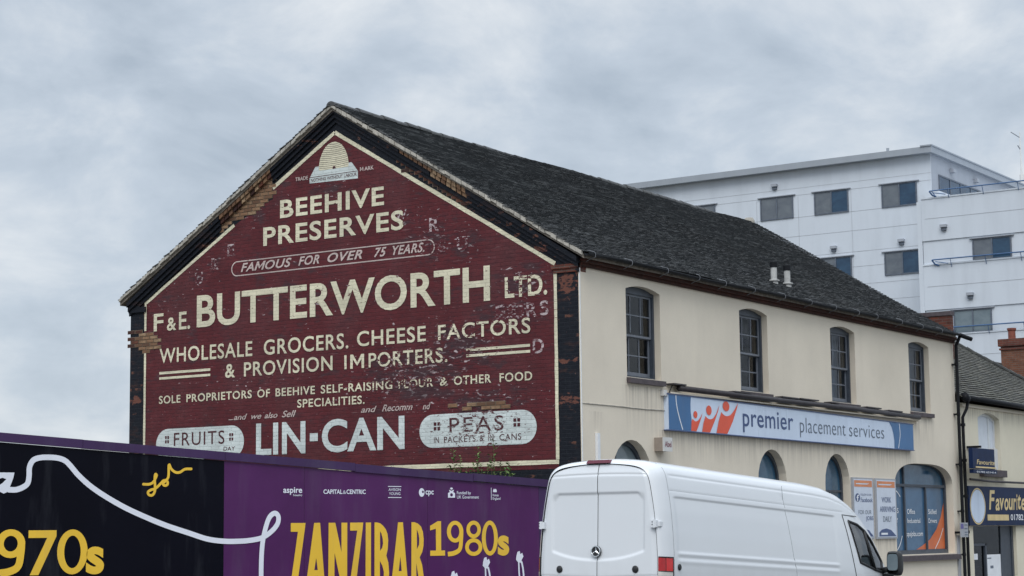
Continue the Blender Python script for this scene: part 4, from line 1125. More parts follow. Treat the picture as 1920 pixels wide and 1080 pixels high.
b = B(); b.box(20.9, 21.0, -.4, .0, 4.0, 4.06); b.tube([(20.45, -.3, 3.85), (20.2, -.45, 3.85)], .02, 6); b.build('bracket', 'black_metal', ps)

# ------------------------------------------------------------------ terrace behind, with its chimney
rh = thing('terraced_house', 'brick terraced house with dark slate roof and tall red chimney behind the shop', 'house', (38, 5, gz(38)))
b = B(); b.box(35.6, 43.8, 1.9, 8.5, gz(44) - .3, 5.4); b.build('wall', 'orange_brick', rh)
b = B(); tile_field(b, 35.4, 43.9, 1.6, 5.3, 5.0, 7.82, .14, .25, None, .02, .016, .02)
rr_ = b.build('roof', 'tiles_c', rh)
b = B(); b.quad((35.5, 1.7, 5.28), (43.8, 1.7, 5.28), (43.8, 5, 7.76), (35.5, 5, 7.76)); b.quad((35.5, 8.6, 5.2), (43.8, 8.6, 5.2), (43.8, 5, 7.76), (35.5, 5, 7.76)); b.build('roof_slope', 'tiles_c', rr_)
b = B(); b.tube([(35.4, 5, 7.80), (43.9, 5, 7.80)], .10, 8); b.build('ridge_tile', 'tiles_c', rr_)
b = B(); b.use('orange_brick').box(38.25, 39.2, 2.2, 4.95, 6.0, 8.36)
b.use('red_brick').box(38.20, 39.25, 2.15, 5.0, 8.36, 8.43); b.use('red_brick').box(38.25, 39.2, 2.2, 4.95, 8.43, 8.50); b.use('red_brick').box(38.17, 39.28, 2.12, 5.03, 8.50, 8.77)
ch = b.build('chimney', None, rr_)
for y in (4.62, 3.3):
    b = B(); b.lathe((38.6, y, 8.77), [(.17, 0), (.14, .05), (.135, .32), (.17, .36), (.17, .43), (.1, .43)], 16); b.build('chimney_pot', 'terracotta', rr_)

# ------------------------------------------------------------------ white hotel block
hot = thing('white_block', 'tall white clad block with blue balcony rails rising behind the dark tiled roofs', 'building', (47.85, 20, gz(47)))
XF = 47.85
b = B()
b.use('clad').box(XF, XF + 30, 11.33, 46, gz(47) - .5, 16.4)
b.use('clad').box(XF, XF + .02, 11.10, 46, 16.4, 18.12)
b.use('clad_grey').box(XF + .02, XF + 30, 11.10, 46, 16.4, 18.12)
b.use('clad').box(44.90, XF + 30, -20, 10.44, gz(47) - .5, 15.2)       # projecting wing
b.use('clad').box(44.87, XF - .001, 10.46, 10.66, gz(47) - .5, 15.50)
b.use('clad').box(XF - .3, XF + 2, 10.67, 11.32, gz(47) - .5, 16.39)
for z0, z1 in ((13.80, 15.58), (10.86, 12.74), (7.9, 9.76)):
    b.use('clad').box(44.85, 44.899, -20, 10.45, z0, z1); b.use('clad').box(44.82, 44.899, -20, 10.455, z1, z1 + .06)
    b.use('joint').box(44.842, 44.849, -20, 10.30, (z0 + z1) / 2 + .04, (z0 + z1) / 2 + .065)
b.use('joint')
for z in (17.20, 16.94): pass
hw = []  # (y left, y right, z0, z1) of main face windows
for k in range(6):
    y1 = 13.43 + k * 3.28 if k else 13.43
    pass
ROWT, ROWM = [(13.44, 11.78), (16.70, 15.03), (19.41, 17.75), (23.35, 21.75), (27.0, 25.4), (31, 29.4)], [(13.41, 11.73), (16.53, 14.97), (19.4, 17.75), (23.35, 21.75)]
for z in (16.95, 15.93, 15.06, 14.10, 13.42, 12.62, 11.85): 
    if z == 16.95:
        ys = [11.12] + sorted([v for p in ROWT for v in p]) + [46]
        for i in range(0, len(ys), 2): b.box(XF - .007, XF - .001, ys[i], ys[i + 1], z, z + .022)
    else: b.box(XF - .007, XF - .001, 11.32, 46, z, z + .022)
b.box(XF - .007, XF - .001, 11.12, 46, 17.28, 17.30)
for y in (17.5, 14.9, 19.6, 24.6): b.box(XF - .007, XF - .001, y, y + .02, 11, 16.9)
b.build('wall', None, hot)
b = B(); b.box(47.45, XF + 30, 10.9, 46, 18.12, 18.40); b.box(47.40, XF + 30, 10.86, 11.4, 18.401, 18.46); b.build('roof', 'fascia_grey', hot)
def block_window(x, ya, yb, z0, z1, lp, rp):
    w = B().use('frame'); 
    w.box(x - .05, x - .001, yb, ya, z0, z0 + .05); w.box(x - .05, x - .001, yb, ya, z1 - .05, z1)
    ym = (ya + yb) / 2
    for y in (ya - .05, ym - .03, yb): w.box(x - .049, x - .001, y, y + .055, z0 + .05, z1 - .05)
    w = w.build('window', None, hot)
    p = B(); p.mark().use(lp).quad((x - .02, ym, z0 + .04), (x - .02, ya - .04, z0 + .04), (x - .02, ya - .04, z1 - .04), (x - .02, ym, z1 - .04))
    p.mark().use(rp).quad((x - .022, ym, z0 + .04), (x - .022, yb + .04, z0 + .04), (x - .022, yb + .04, z1 - .04), (x - .022, ym, z1 - .04)); p.build_each('pane', None, w)
    p = B(); p.box(x - .09, x - .002, yb - .12, ya + .12, z1 + .001, z1 + .04); p.build('lintel', 'clad_grey', w)
for i, (a, c) in enumerate(ROWT): block_window(XF, a, c, 15.94, 16.99, 'pane_grey', 'pane_blue' if i < 2 else 'pane_grey')
for i, (a, c) in enumerate(ROWM): block_window(XF, a, c, 12.90, 13.94, 'pane_grey', 'pane_blue')
for (a, c) in ((8.28, 6.62), (4.6, 3.0)): block_window(44.90, a, c, 12.78, 13.70, 'pane_grey', 'pane_blue')
for (a, c) in ((9.22, 7.58), (5.2, 3.6)): block_window(44.90, a, c, 9.80, 10.78, 'pane_teal', 'pane_teal')
b = B()
for (x, y, z) in ((XF, 18.65, 17.45), (XF, 15.81, 14.31), (XF, 12.58, 14.32), (44.85, 9.47, 14.28), (44.85, 8.44, 11.32)):
    b.mark().use('clad_grey').box(x - .16, x - .001, y - .14, y + .14, z + .02, z + .14); b.use('frame').box(x - .1, x - .001, y - .1, y + .1, z - .12, z + .019)
b.build_each('vent', None, hot)
# terrace-side glazing of the set-back top floor
w = B().use('frame')
w.box(48.7, 54.0, 11.05, 11.098, 17.26, 17.32)
for x in (48.7, 50.0, 51.3, 52.6, 53.9): w.box(x, x + .07, 11.05, 11.098, 15.6, 17.26)
w.box(48.77, 53.9, 11.055, 11.098, 16.55, 16.6)
w = w.build('terrace_window', None, hot); p = B(); p.quad((48.77, 11.08, 15.6), (53.9, 11.08, 15.6), (53.9, 11.08, 17.26), (48.77, 11.08, 17.26)); p.build('pane', 'pane_blue', w)
b = B(); b.use('clad_grey')
for x in (50.1, 53.1): b.mark().box(x, x + .3, 10.9, 11.098, 17.62, 17.78)
b.build_each('wall_lamp', None, hot)
for z in (15.88, 12.95, 10.06):
    b = B(); b.tube([(44.68, 9.98, z), (44.68, -20, z)], .028, 7)
    b.tube([(44.68, 9.98, z), (44.68, 9.99, z - .02), (44.78, 9.9, z - .18), (44.84, 9.75, z - .24)], .035, 7)
    b.tube([(44.70, 9.86, z - .08), (44.70, 9.3, z - .2)], .02, 6)
    y = 9.2
    while y > -18: b.tube([(44.68, y, z), (44.83, y, z - .34)], .014, 6); y -= 1.5
    if z > 15: b.tube([(44.68, 9.9, z), (48.5, 10.9, z)], .03, 6)
    b.build('balcony_rail', 'rail_blue', hot)
b = B(); b.tube([(47.9, 13.1, 18.4), (47.9, 13.1, 18.62)], .07, 8); b.build('roof_vent', 'fascia_grey', hot)
ms = thing('antenna_mast', 'thin pale mast with short side arm standing on the flat roof at the right edge', 'mast', (59.7, 11.02, 18.46))
b = B(); b.tube([(59.7, 11.02, 18.46), (59.7, 11.02, 21.1)], [.06, .025], 8); b.tube([(59.7, 11.02, 18.46), (59.7, 11.02, 18.95)], .11, 8); b.build('pole', 'box_white', ms)
b = B(); b.mark().tube([(59.7, 11.02, 20.8), (59.5, 11.4, 21.1)], .022, 6); b.mark().tube([(59.7, 11.02, 20.2), (59.55, 11.1, 20.4)], .025, 6); b.build_each('aerial', 'pale_metal', ms)

# ------------------------------------------------------------------ painted hoarding
HA = math.radians(21); HD = Vector((math.cos(HA), -math.sin(HA), 0)); HN = Vector((-math.sin(HA), -math.cos(HA), 0)); HP = Vector((-1.5, -.8, 0))
def HPL(off): return lambda s, z: tuple(HP + HD * s + HN * off + Vector((0, 0, z)))
def htop(s): return 2.69 + (-.59 - s) * .0622
hd = thing('site_hoarding', 'tall purple and black printed site hoarding with a yellow ZANZIBAR and white line drawing', 'hoarding', HPL(0)(-.2, gz(-2)))
def hbox(b, s0, s1, zf0, zf1, o0, o1):
    p = []
    for zf in (zf0, zf1):
        for (s, o) in ((s0, o1), (s1, o1), (s1, o0), (s0, o0)): p.append(HPL(o)(s, zf(s)))
    b.hexa(p)
def pan(name, mat, s0, s1):
    b = B(); hbox(b, s0, s1, lambda s: gz(-12 if s < -5 else -2) - .3, lambda s: htop(s) - .14, -.02, 0); return b.build('panel', mat, hd)
pb = pan('p', 'hoard_black', -14.5, -7.255); pp_ = pan('p', 'hoard_purple', -7.25, -5.758); pan('p', 'hoard_purple', -5.752, -3.303); pan('p', 'hoard_purple', -3.297, -.885); pe = pan('p', 'hoard_cap', -.88, -.2)
b = B()
for s0, s1 in ((-14.5, -12.2), (-12.2, -9.72), (-9.72, -7.25), (-7.25, -4.78), (-4.78, -2.34), (-2.34, -.15)):
    dz, do = uni(-.010, .006), uni(-.003, .003)
    b.mark(); hbox(b, s0, s1 - .006, lambda s: htop(s) - .135 + dz, lambda s: htop(s) + dz, -.06, .035 + do)
b.build_each('cap_rail', 'hoard_cap', hd)
b = B()
for s in (-13, -11, -9, -7, -5, -3, -1, -.3): b.mark(); hbox(b, s, s + .1, lambda s: gz(-2) - .3, lambda s: htop(s) - .2, -.16, -.025)
b.build_each('post', 'mortar', hd)
b = B()
line = [(-10.9, 2.48), (-10.78, 2.48), (-10.67, 2.52), (-10.6, 2.58), (-10.58, 2.69), (-10.575, 2.83), (-10.52, 2.93), (-10.42, 2.97), (-10.28, 2.98), (-10.12, 2.97), (-10.0, 2.93), (-9.9, 2.84), (-9.78, 2.71), (-9.59, 2.55), (-9.34, 2.39), (-9.0, 2.21), (-8.65, 2.06), (-8.28, 1.92), (-7.89, 1.8), (-7.56, 1.7), (-7.27, 1.66), (-6.99, 1.655), (-6.75, 1.67), (-6.55, 1.71), (-6.38, 1.81), (-6.27, 1.93), (-6.25, 2.04), (-6.29, 2.10), (-6.35, 2.10), (-6.42, 2.04), (-6.48, 1.9), (-6.54, 1.66), (-6.565, 1.38), (-6.57, 1.05), (-6.57, .6)]
b.mark('white_line_drawing'); ribbon(b, HPL, line, .085, .004, .012)
g = HPL(.005); b.mark('music_note')
put_fill(b, g, [[(-11.12, 2.74), (-10.815, 2.74), (-10.83, 2.66), (-10.89, 2.50), (-10.93, 2.44), (-10.98, 2.42), (-11.06, 2.46), (-11.07, 2.53), (-11.0, 2.58), (-10.94, 2.64), (-11.0, 2.66), (-11.1, 2.63)]])
g = HPL(.006)
# partner marks along the top
put_text(b, g, 'aspire', -6.16, -5.80, 2.445, .10, .02); put_text(b, g, 'housing', -5.97, -5.80, 2.392, .035, .01)
put_text(b, g, 'CAPITAL', -5.39, -5.02, 2.43, .075, .022); put_text(b, g, '&', -5.01, -4.95, 2.43, .06, -.01); put_text(b, g, 'CENTRIC', -4.94, -4.56, 2.43, .075, .022)
put_text(b, g, 'AVISON', -4.10, -3.85, 2.485, .045, .008); put_text(b, g, 'YOUNG', -4.09, -3.86, 2.415, .045, .008)
for z in (2.555, 2.365): b.mark('logo_rule').quad(g(-4.11, z), g(-3.84, z), g(-3.84, z + .012), g(-4.11, z + .012))
b.mark('globe_emblem'); put_fill(b, g, [ell(-3.42, 2.46, .058, .075, 24), ell(-3.395, 2.47, .02, .022, 12)])
put_text(b, g, 'cpc', -3.34, -3.17, 2.425, .10, .02)
put_text(b, g, 'Funded by', -2.68, -2.38, 2.43, .055, .008); put_text(b, g, 'UK Government', -2.68, -2.21, 2.355, .055, .008)
b.mark('crest_emblem'); put_fill(b, g, [[(-2.87, 2.37), (-2.72, 2.37), (-2.72, 2.45), (-2.76, 2.47), (-2.74, 2.51), (-2.795, 2.49), (-2.85, 2.51), (-2.83, 2.47), (-2.87, 2.45)], ell(-2.795, 2.42, .03, .03, 10)])
put_fill(b, g, [ell(-2.795, 2.53, .03, .018, 10)])
b.mark('logo_rule').quad(g(-1.945, 2.33), g(-1.935, 2.33), g(-1.935, 2.55), g(-1.945, 2.55))
put_text(b, g, 'Homes', -1.91, -1.78, 2.395, .045, .006); put_text(b, g, 'England', -1.91, -1.74, 2.335, .045, .006)
b.mark('crest_emblem'); put_fill(b, g, [[(-1.90, 2.47), (-1.82, 2.47), (-1.82, 2.50), (-1.84, 2.535), (-1.86, 2.515), (-1.88, 2.535), (-1.90, 2.50)]])
# dancers with raised hands (only the tops show)
def fig(cx, z, s):
    b.mark('dancer_drawing')
    put_fill(b, g, [[(cx + x * s, z + y * s) for x, y in ((-.05, 0), (.03, -.02), (.06, .06), (.1, .12), (.07, .2), (.02, .17), (0, .24), (-.06, .22), (-.09, .13), (-.1, .05))]])
    ribbon(b, HPL, [(cx + .05 * s, z), (cx + .09 * s, z - .15), (cx + .11 * s, z - .4), (cx + .1 * s, z - .8)], .035, .006, .007)
    ribbon(b, HPL, [(cx - .03 * s, z), (cx - .02 * s, z - .2), (cx + .0 * s, z - .4), (cx - .05 * s, z - .8)], .03, .0075, .008)
fig(-2.06, 1.13, .8); fig(-1.33, 1.22, .82); fig(-2.75, .9, .8)
b.build_each('lettering', 'print_white', pp_)
b = B(); g = HPL(.006)
yn = [(-8.68, 2.58), (-8.58, 2.58), (-8.50, 2.63), (-8.46, 2.71)]
b.mark('yellow_note'); ribbon(b, HPL, [(-8.68, 2.575), (-8.58, 2.575), (-8.51, 2.61), (-8.455, 2.71), (-8.475, 2.735), (-8.485, 2.66), (-8.48, 2.48), (-8.52, 2.405), (-8.58, 2.405), (-8.60, 2.45), (-8.55, 2.485), (-8.47, 2.51), (-8.38, 2.59), (-8.33, 2.635), (-8.27, 2.625), (-8.265, 2.575), (-8.31, 2.555), (-8.345, 2.585), (-8.30, 2.63), (-8.25, 2.70), (-8.243, 2.89), (-8.20, 2.82), (-8.13, 2.77), (-8.05, 2.77), (-7.96, 2.82), (-7.85, 2.825)], .042, .004, .012)
def ring(cx, cz, rx, rz, t, pl=None, tz=None):
    tz = tz or t; put_fill(b, pl or g, [ell(cx, cz, rx, rz, 40), ell(cx, cz, rx - t, rz - tz, 40)])
g2 = HPL(.0075)
# 1970s
def nine(x0, x1, z0, z1, t):
    b.mark('numeral'); w = x1 - x0; h = z1 - z0; cx = (x0 + x1) / 2; rz = h * .31
    put_fill(b, g, [ell(cx, z1 - rz, w / 2, rz, 36), ell(cx, z1 - rz, w / 2 - t, rz - t * .82, 36)])
    ribbon(b, lambda o: HPL(.0075 + o), [(x1 - t * .5, z1 - rz), (x1 - t * .55, z1 - rz - h * .18), (x1 - t * .9, z0 + h * .2), (cx - w * .05, z0 + h * .085), (x0 + w * .05, z0 + h * .055)], t * .95, round_ends=False)
nine(-11.08, -10.62, 1.18, 1.88, .12)
b.mark('numeral'); put_fill(b, g, [[(-10.57, 1.86), (-10.12, 1.86), (-10.12, 1.77), (-10.40, 1.18), (-10.54, 1.18), (-10.27, 1.745), (-10.57, 1.745)]])
b.mark('numeral'); ring(-9.855, 1.525, .25, .345, .115, tz=.095)
put_text(b, g, 's', -9.63, -9.33, 1.18, .60, .035)
put_text(b, g, '1', -11.5, -11.3, 1.18, .68, .03)
# 1980s
b.mark('numeral'); put_fill(b, g, [[(-3.25, 1.36), (-3.25, 1.45), (-3.13, 1.45), (-3.13, 1.83), (-3.25, 1.80), (-3.25, 1.88), (-3.09, 1.96), (-3.02, 1.96), (-3.02, 1.45), (-2.94, 1.45), (-2.94, 1.36)]])
nine(-2.90, -2.55, 1.35, 1.965, .085)
b.mark('numeral'); ring(-2.33, 1.50, .185, .155, .08, tz=.07); ring(-2.33, 1.81, .155, .155, .075, HPL(.0075), .07)
b.mark('numeral'); ring(-1.98, 1.655, .175, .31, .085, tz=.075)
put_text(b, g, 's', -1.81, -1.56, 1.345, .50, .04)
# ZANZIBAR: tall condensed capitals
V2 = lambda *lp: (b.mark('letter'), put_fill(b, g, list(lp)))
zt, zb = 1.945, .72
V2([(-6.015, zt), (-5.735, zt), (-5.745, 1.86), (-5.90, .86), (-5.76, .86), (-5.76, zb), (-6.05, zb), (-5.88, 1.80), (-6.015, 1.80)])
V2([(-5.57, zt), (-5.455, zt), (-5.345, zb), (-5.465, zb), (-5.49, 1.06), (-5.585, 1.06), (-5.63, zb), (-5.755, zb)], [(-5.53, 1.36), (-5.5, 1.16), (-5.565, 1.16)])
V2([(-5.29, zt), (-5.16, zt), (-5.04, 1.45), (-5.04, zt), (-4.925, zt), (-4.93, zb), (-5.0, zb), (-5.175, 1.44), (-5.18, zb), (-5.30, zb)])
V2([(-4.87, zt), (-4.61, zt), (-4.62, 1.86), (-4.765, .86), (-4.63, .86), (-4.63, zb), (-4.91, zb), (-4.73, 1.81), (-4.87, 1.81)])
V2([(-4.56, zt), (-4.455, zt), (-4.46, zb), (-4.57, zb)])
V2([(-4.385, zt), (-4.33, zt), (-4.27, 1.93), (-4.215, 1.89), (-4.16, 1.83), (-4.125, 1.75), (-4.11, 1.64), (-4.12, 1.49), (-4.15, 1.38), (-4.11, 1.26), (-4.095, 1.1), (-4.10, .92), (-4.15, .80), (-4.25, .73), (-4.33, zb), (-4.39, zb)], [(-4.275, 1.80), (-4.245, 1.75), (-4.22, 1.66), (-4.215, 1.58), (-4.235, 1.51), (-4.275, 1.46)], [(-4.28, 1.29), (-4.23, 1.21), (-4.20, 1.10), (-4.205, .98), (-4.235, .89), (-4.28, .85)])
V2([(-3.91, zt), (-3.81, zt), (-3.695, zb), (-3.80, zb), (-3.83, 1.02), (-3.93, 1.02), (-3.97, zb), (-4.075, zb)], [(-3.865, 1.36), (-3.84, 1.11), (-3.90, 1.11)])
V2([(-3.635, zt), (-3.57, zt), (-3.50, 1.92), (-3.44, 1.87), (-3.40, 1.78), (-3.385, 1.65), (-3.39, 1.53), (-3.415, 1.43), (-3.47, 1.34), (-3.42, 1.21), (-3.39, 1.02), (-3.38, zb), (-3.49, zb), (-3.50, 1.02), (-3.54, 1.24), (-3.54, zb), (-3.645, zb)], [(-3.525, 1.82), (-3.49, 1.74), (-3.475, 1.66), (-3.48, 1.56), (-3.525, 1.48)])
b.build_each('numeral', 'print_yellow', pp_)

for o in list(pp_.children):
    if sum((v.co + ORG[hd] - HP).dot(HD) for v in o.data.vertices) / len(o.data.vertices) < -7.25: o.parent = pb
# ------------------------------------------------------------------ weeds behind the hoarding
def weed(x, y, tops, label, base):
    t = thing('weed', label, 'plant', (x, y, base), 'weeds along the foot of the gable')
    st = B(); lf = B()
    for (dy, zt_) in tops:
        p0 = Vector((x + uni(-.05, .05), y + dy * .3, base)); p1 = Vector((x + uni(-.12, .05), y + dy, zt_)); mid = (p0 + p1) / 2 + Vector((uni(-.1, .1), uni(-.08, .08), 0))
        pts = [p0.lerp(mid, k / 4).lerp(mid.lerp(p1, k / 4), k / 4) for k in range(5)]
        st.tube(pts, [.012, .010, .008, .006, .003], 5)
        n = 95
        for i in range(n):
            k = .45 + .55 * (i / n); q = p0.lerp(mid, k).lerp(mid.lerp(p1, k), k)
            a = uni(0, 6.28); ln = uni(.08, .17) * (1.25 - k * .55); w = ln * .24
            d = Vector((math.cos(a), math.sin(a), uni(-.2, .8))).normalized(); sd_ = d.cross(Vector((uni(-.3, .3), uni(-.3, .3), 1))).normalized()
            tip = q + d * ln; m_ = q + d * ln * .5 + Vector((0, 0, .01))
            lf.add([q, m_ + sd_ * w, tip, m_ - sd_ * w], [(0, 1, 2, 3)])
    st.build('stem', 'stem', t); lf.build('foliage', 'leaf', t)
weed(-.45, 2.6, [(.05, 3.42), (-.08, 3.2), (.2, 3.1), (-.2, 3.05), (-.02, 3.3)], 'leafy green weed left in the row between the hoarding and the gable', gz(-1) - .1)
weed(-.45, 2.15, [(.0, 3.45), (.08, 3.15), (-.12, 3.12), (.22, 3.0), (-.05, 3.3)], 'thin middle weed with a tall bare tip in front of the gable border', gz(-1) - .1)
weed(-.40, 1.75, [(.0, 3.6), (.1, 3.3), (-.1, 3.15), (-.22, 3.0), (.2, 3.1)], 'tallest weed, reaching the white oval painted on the gable', gz(-1) - .1)
weed(-.45, 1.35, [(.0, 3.12), (.12, 2.95), (-.1, 2.9)], 'short weed right in the row, beside the white van', gz(-1) - .1)

# ------------------------------------------------------------------ the van
TH = math.atan(.048)
vm = Matrix.Translation((-9.14, -6.97, 0.0)) @ Matrix.Rotation(TH, 4, 'Y')
van = thing('panel_van', 'large white high roof panel van seen from behind, parked in front of the hoarding', 'van', mat=vm)
# local frame: x forward along the van, y from the off side (0) to the near side (2.06), z up
VW = 2.035; VC = VW / 2
PROF = np.array([(.36, .10), (.45, .05), (.6, .02), (.9, .004), (1.2, 0), (1.4, .003), (1.7, .022), (2.0, .052), (2.2, .082), (2.4, .118), (2.5, .142), (2.56, .17), (2.60, .20), (2.64, .25), (2.672, .33), (2.695, .45), (2.715, .65), (2.728, .85), (2.732, VC)])
dl = np.concatenate([[0], np.cumsum(np.hypot(np.diff(PROF[:, 0]), np.diff(PROF[:, 1])))])
def prof_pts():
    ts = list(np.arange(0, 2.27, .0135)) + list(np.linspace(2.275, dl[-1], 22))
    ts = np.array(ts); k = np.linspace(-.05, .05, 7)
    z = np.mean([np.interp(np.clip(ts + d, 0, dl[-1]), dl, PROF[:, 0]) for d in k], axis=0); i = np.mean([np.interp(np.clip(ts + d, 0, dl[-1]), dl, PROF[:, 1]) for d in k], axis=0)
    i[-1] = VC
    return z, i
PZ, PI_ = prof_pts()
TT = np.array([(-.28, 2.655), (-.22, 2.70), (-.1, 2.725), (.1, 2.735), (4.7, 2.735), (5.3, 2.715), (5.8, 2.645), (6.2, 2.535), (6.6, 2.36), (7.0, 2.12), (7.3, 1.90), (7.6, 1.65), (7.8, 1.48), (8.0, 1.36), (8.2, 1.26), (8.33, 1.15), (8.38, 1.0)])
def sm(a, lo, hi):
    t = np.clip((a - lo) / (hi - lo), 0, 1); return t * t * (3 - 2 * t)
def groove(d, w): return np.exp(-(d / w) ** 2)
def seam_x(h): return 3.63 + np.clip((2.2 - h), -.5, 1.3) * .22
def gap_x(h): return 5.70 + np.clip(2.30 - h, 0, 2) * .33
stations = sorted(set([round(x, 4) for x in list(np.linspace(-.28, .05, 14)) + list(np.arange(.08, 5.5, .045)) + list(np.arange(5.5, 7.6, .025)) + list(np.linspace(7.6, 8.38, 16))]))
S_ = np.array(stations); nS, nP = len(S_), len(PZ)
T_ = np.interp(S_, TT[:, 0], TT[:, 1])
for _ in range(2):
    T2 = T_.copy(); T2[1:-1] = (T_[:-2] + T_[1:-1] * 2 + T_[2:]) / 4; T2[:12] = T_[:12]; T_ = T2
HH = np.zeros((nS, nP)); II = np.zeros((nS, nP))
for i, s in enumerate(S_):
    base = 1.05
    hz = np.where(PZ > base, base + (PZ - base) * (T_[i] - base) / (2.732 - base), PZ) if T_[i] > base else PZ * T_[i] / 2.732
    if T_[i] <= 1.2: hz = .36 + (PZ - .36) * (T_[i] - .36) / (2.732 - .36) * 1.0
    ins = PI_.copy()
    if s < 0: ins = ins + .10 * (1 - np.sqrt(np.clip(1 - (-s / .285) ** 2, 0, 1)))
    if s > 6.3: ins = ins + .22 * ((s - 6.3) / 2.1) ** 2
    ins = np.minimum(ins, VC)
    H0 = PZ
    edge = sm(s, .12, .2) * (1 - sm(s, 5.35, 5.44))
    # sunk side panel, crease lines
    rec = .014 * sm(hz, 1.435, 1.475) * (1 - sm(hz, 2.185, 2.215)) * edge
    c = rec + .010 * groove(H0 - 2.49, .014) * sm(s, .05, .2) * (1 - sm(s, 7, 7.4)) + .005 * groove(hz - 2.285, .012) * sm(s, -.02, .1) * (1 - sm(s, 5.7, 5.9))
    c = c + .009 * sm(hz, 1.34, 1.38) * (1 - sm(hz, 1.38, 1.44)) * edge - .004 * groove(hz - 1.33, .03) * edge
    c = c + .010 * groove(hz - 1.10, .014)
    HH[i] = hz; II[i] = np.where(ins < .5, np.minimum(ins + c, VC), ins)
WIN = [(5.93, 2.15), (6.30, 2.11), (6.62, 2.02), (6.86, 1.90), (7.32, 1.55), (7.24, 1.37), (6.85, 1.40), (6.23, 1.50)]
def faces_for(test, side):
    out = []
    for i in range(nS - 1):
        for j in range(nP - 1):
            s = (S_[i] + S_[i + 1]) / 2; h = (HH[i, j] + HH[i + 1, j + 1]) / 2; q = (II[i, j] + II[i + 1, j + 1]) / 2
            if test(s, h, q): out.append((i, j))
    return out
def cls(s, h, q):
    if q < .5 and inside((s, h), WIN): return 'window'
    if 6.15 < s < 7.62 and q > .24 and h > 1.4: return 'windscreen'
    if s < -.012 and .80 < h < 1.375 and q < .3: return 'lamp'
    if q < .5 and s > gap_x(h) and s < 7.3 and h < 2.235 and h > .45: return 'door'
    return 'body'
cells = {}
for i in range(nS - 1):
    for j in range(nP - 1):
        s = (S_[i] + S_[i + 1]) / 2; h = (HH[i, j] + HH[i + 1, j + 1]) / 2; q = (II[i, j] + II[i + 1, j + 1]) / 2
        cells.setdefault(cls(s, h, q), []).append((i, j))
def van_grid(kinds, sides, out=0.):
    b = B(); idx = {}; vs = []; fs = []
    for side in sides:
        for k in kinds:
            for (i, j) in cells[k]:
                f = []
                for (a, c) in ((i, j), (i + 1, j), (i + 1, j + 1), (i, j + 1)):
                    key = (a, c, side if c < nP - 1 else 0)
                    if key not in idx:
                        y = II[a, c] - out; y = y if side == 0 else VW - y
                        idx[key] = len(vs); vs.append((S_[a], y, HH[a, c]))
                    f.append(idx[key])
                fs.append(tuple(f) if side == 0 else tuple(reversed(f)))
    return b.add(vs, fs)
b = van_grid(['body', 'lamp'], (0, 1))
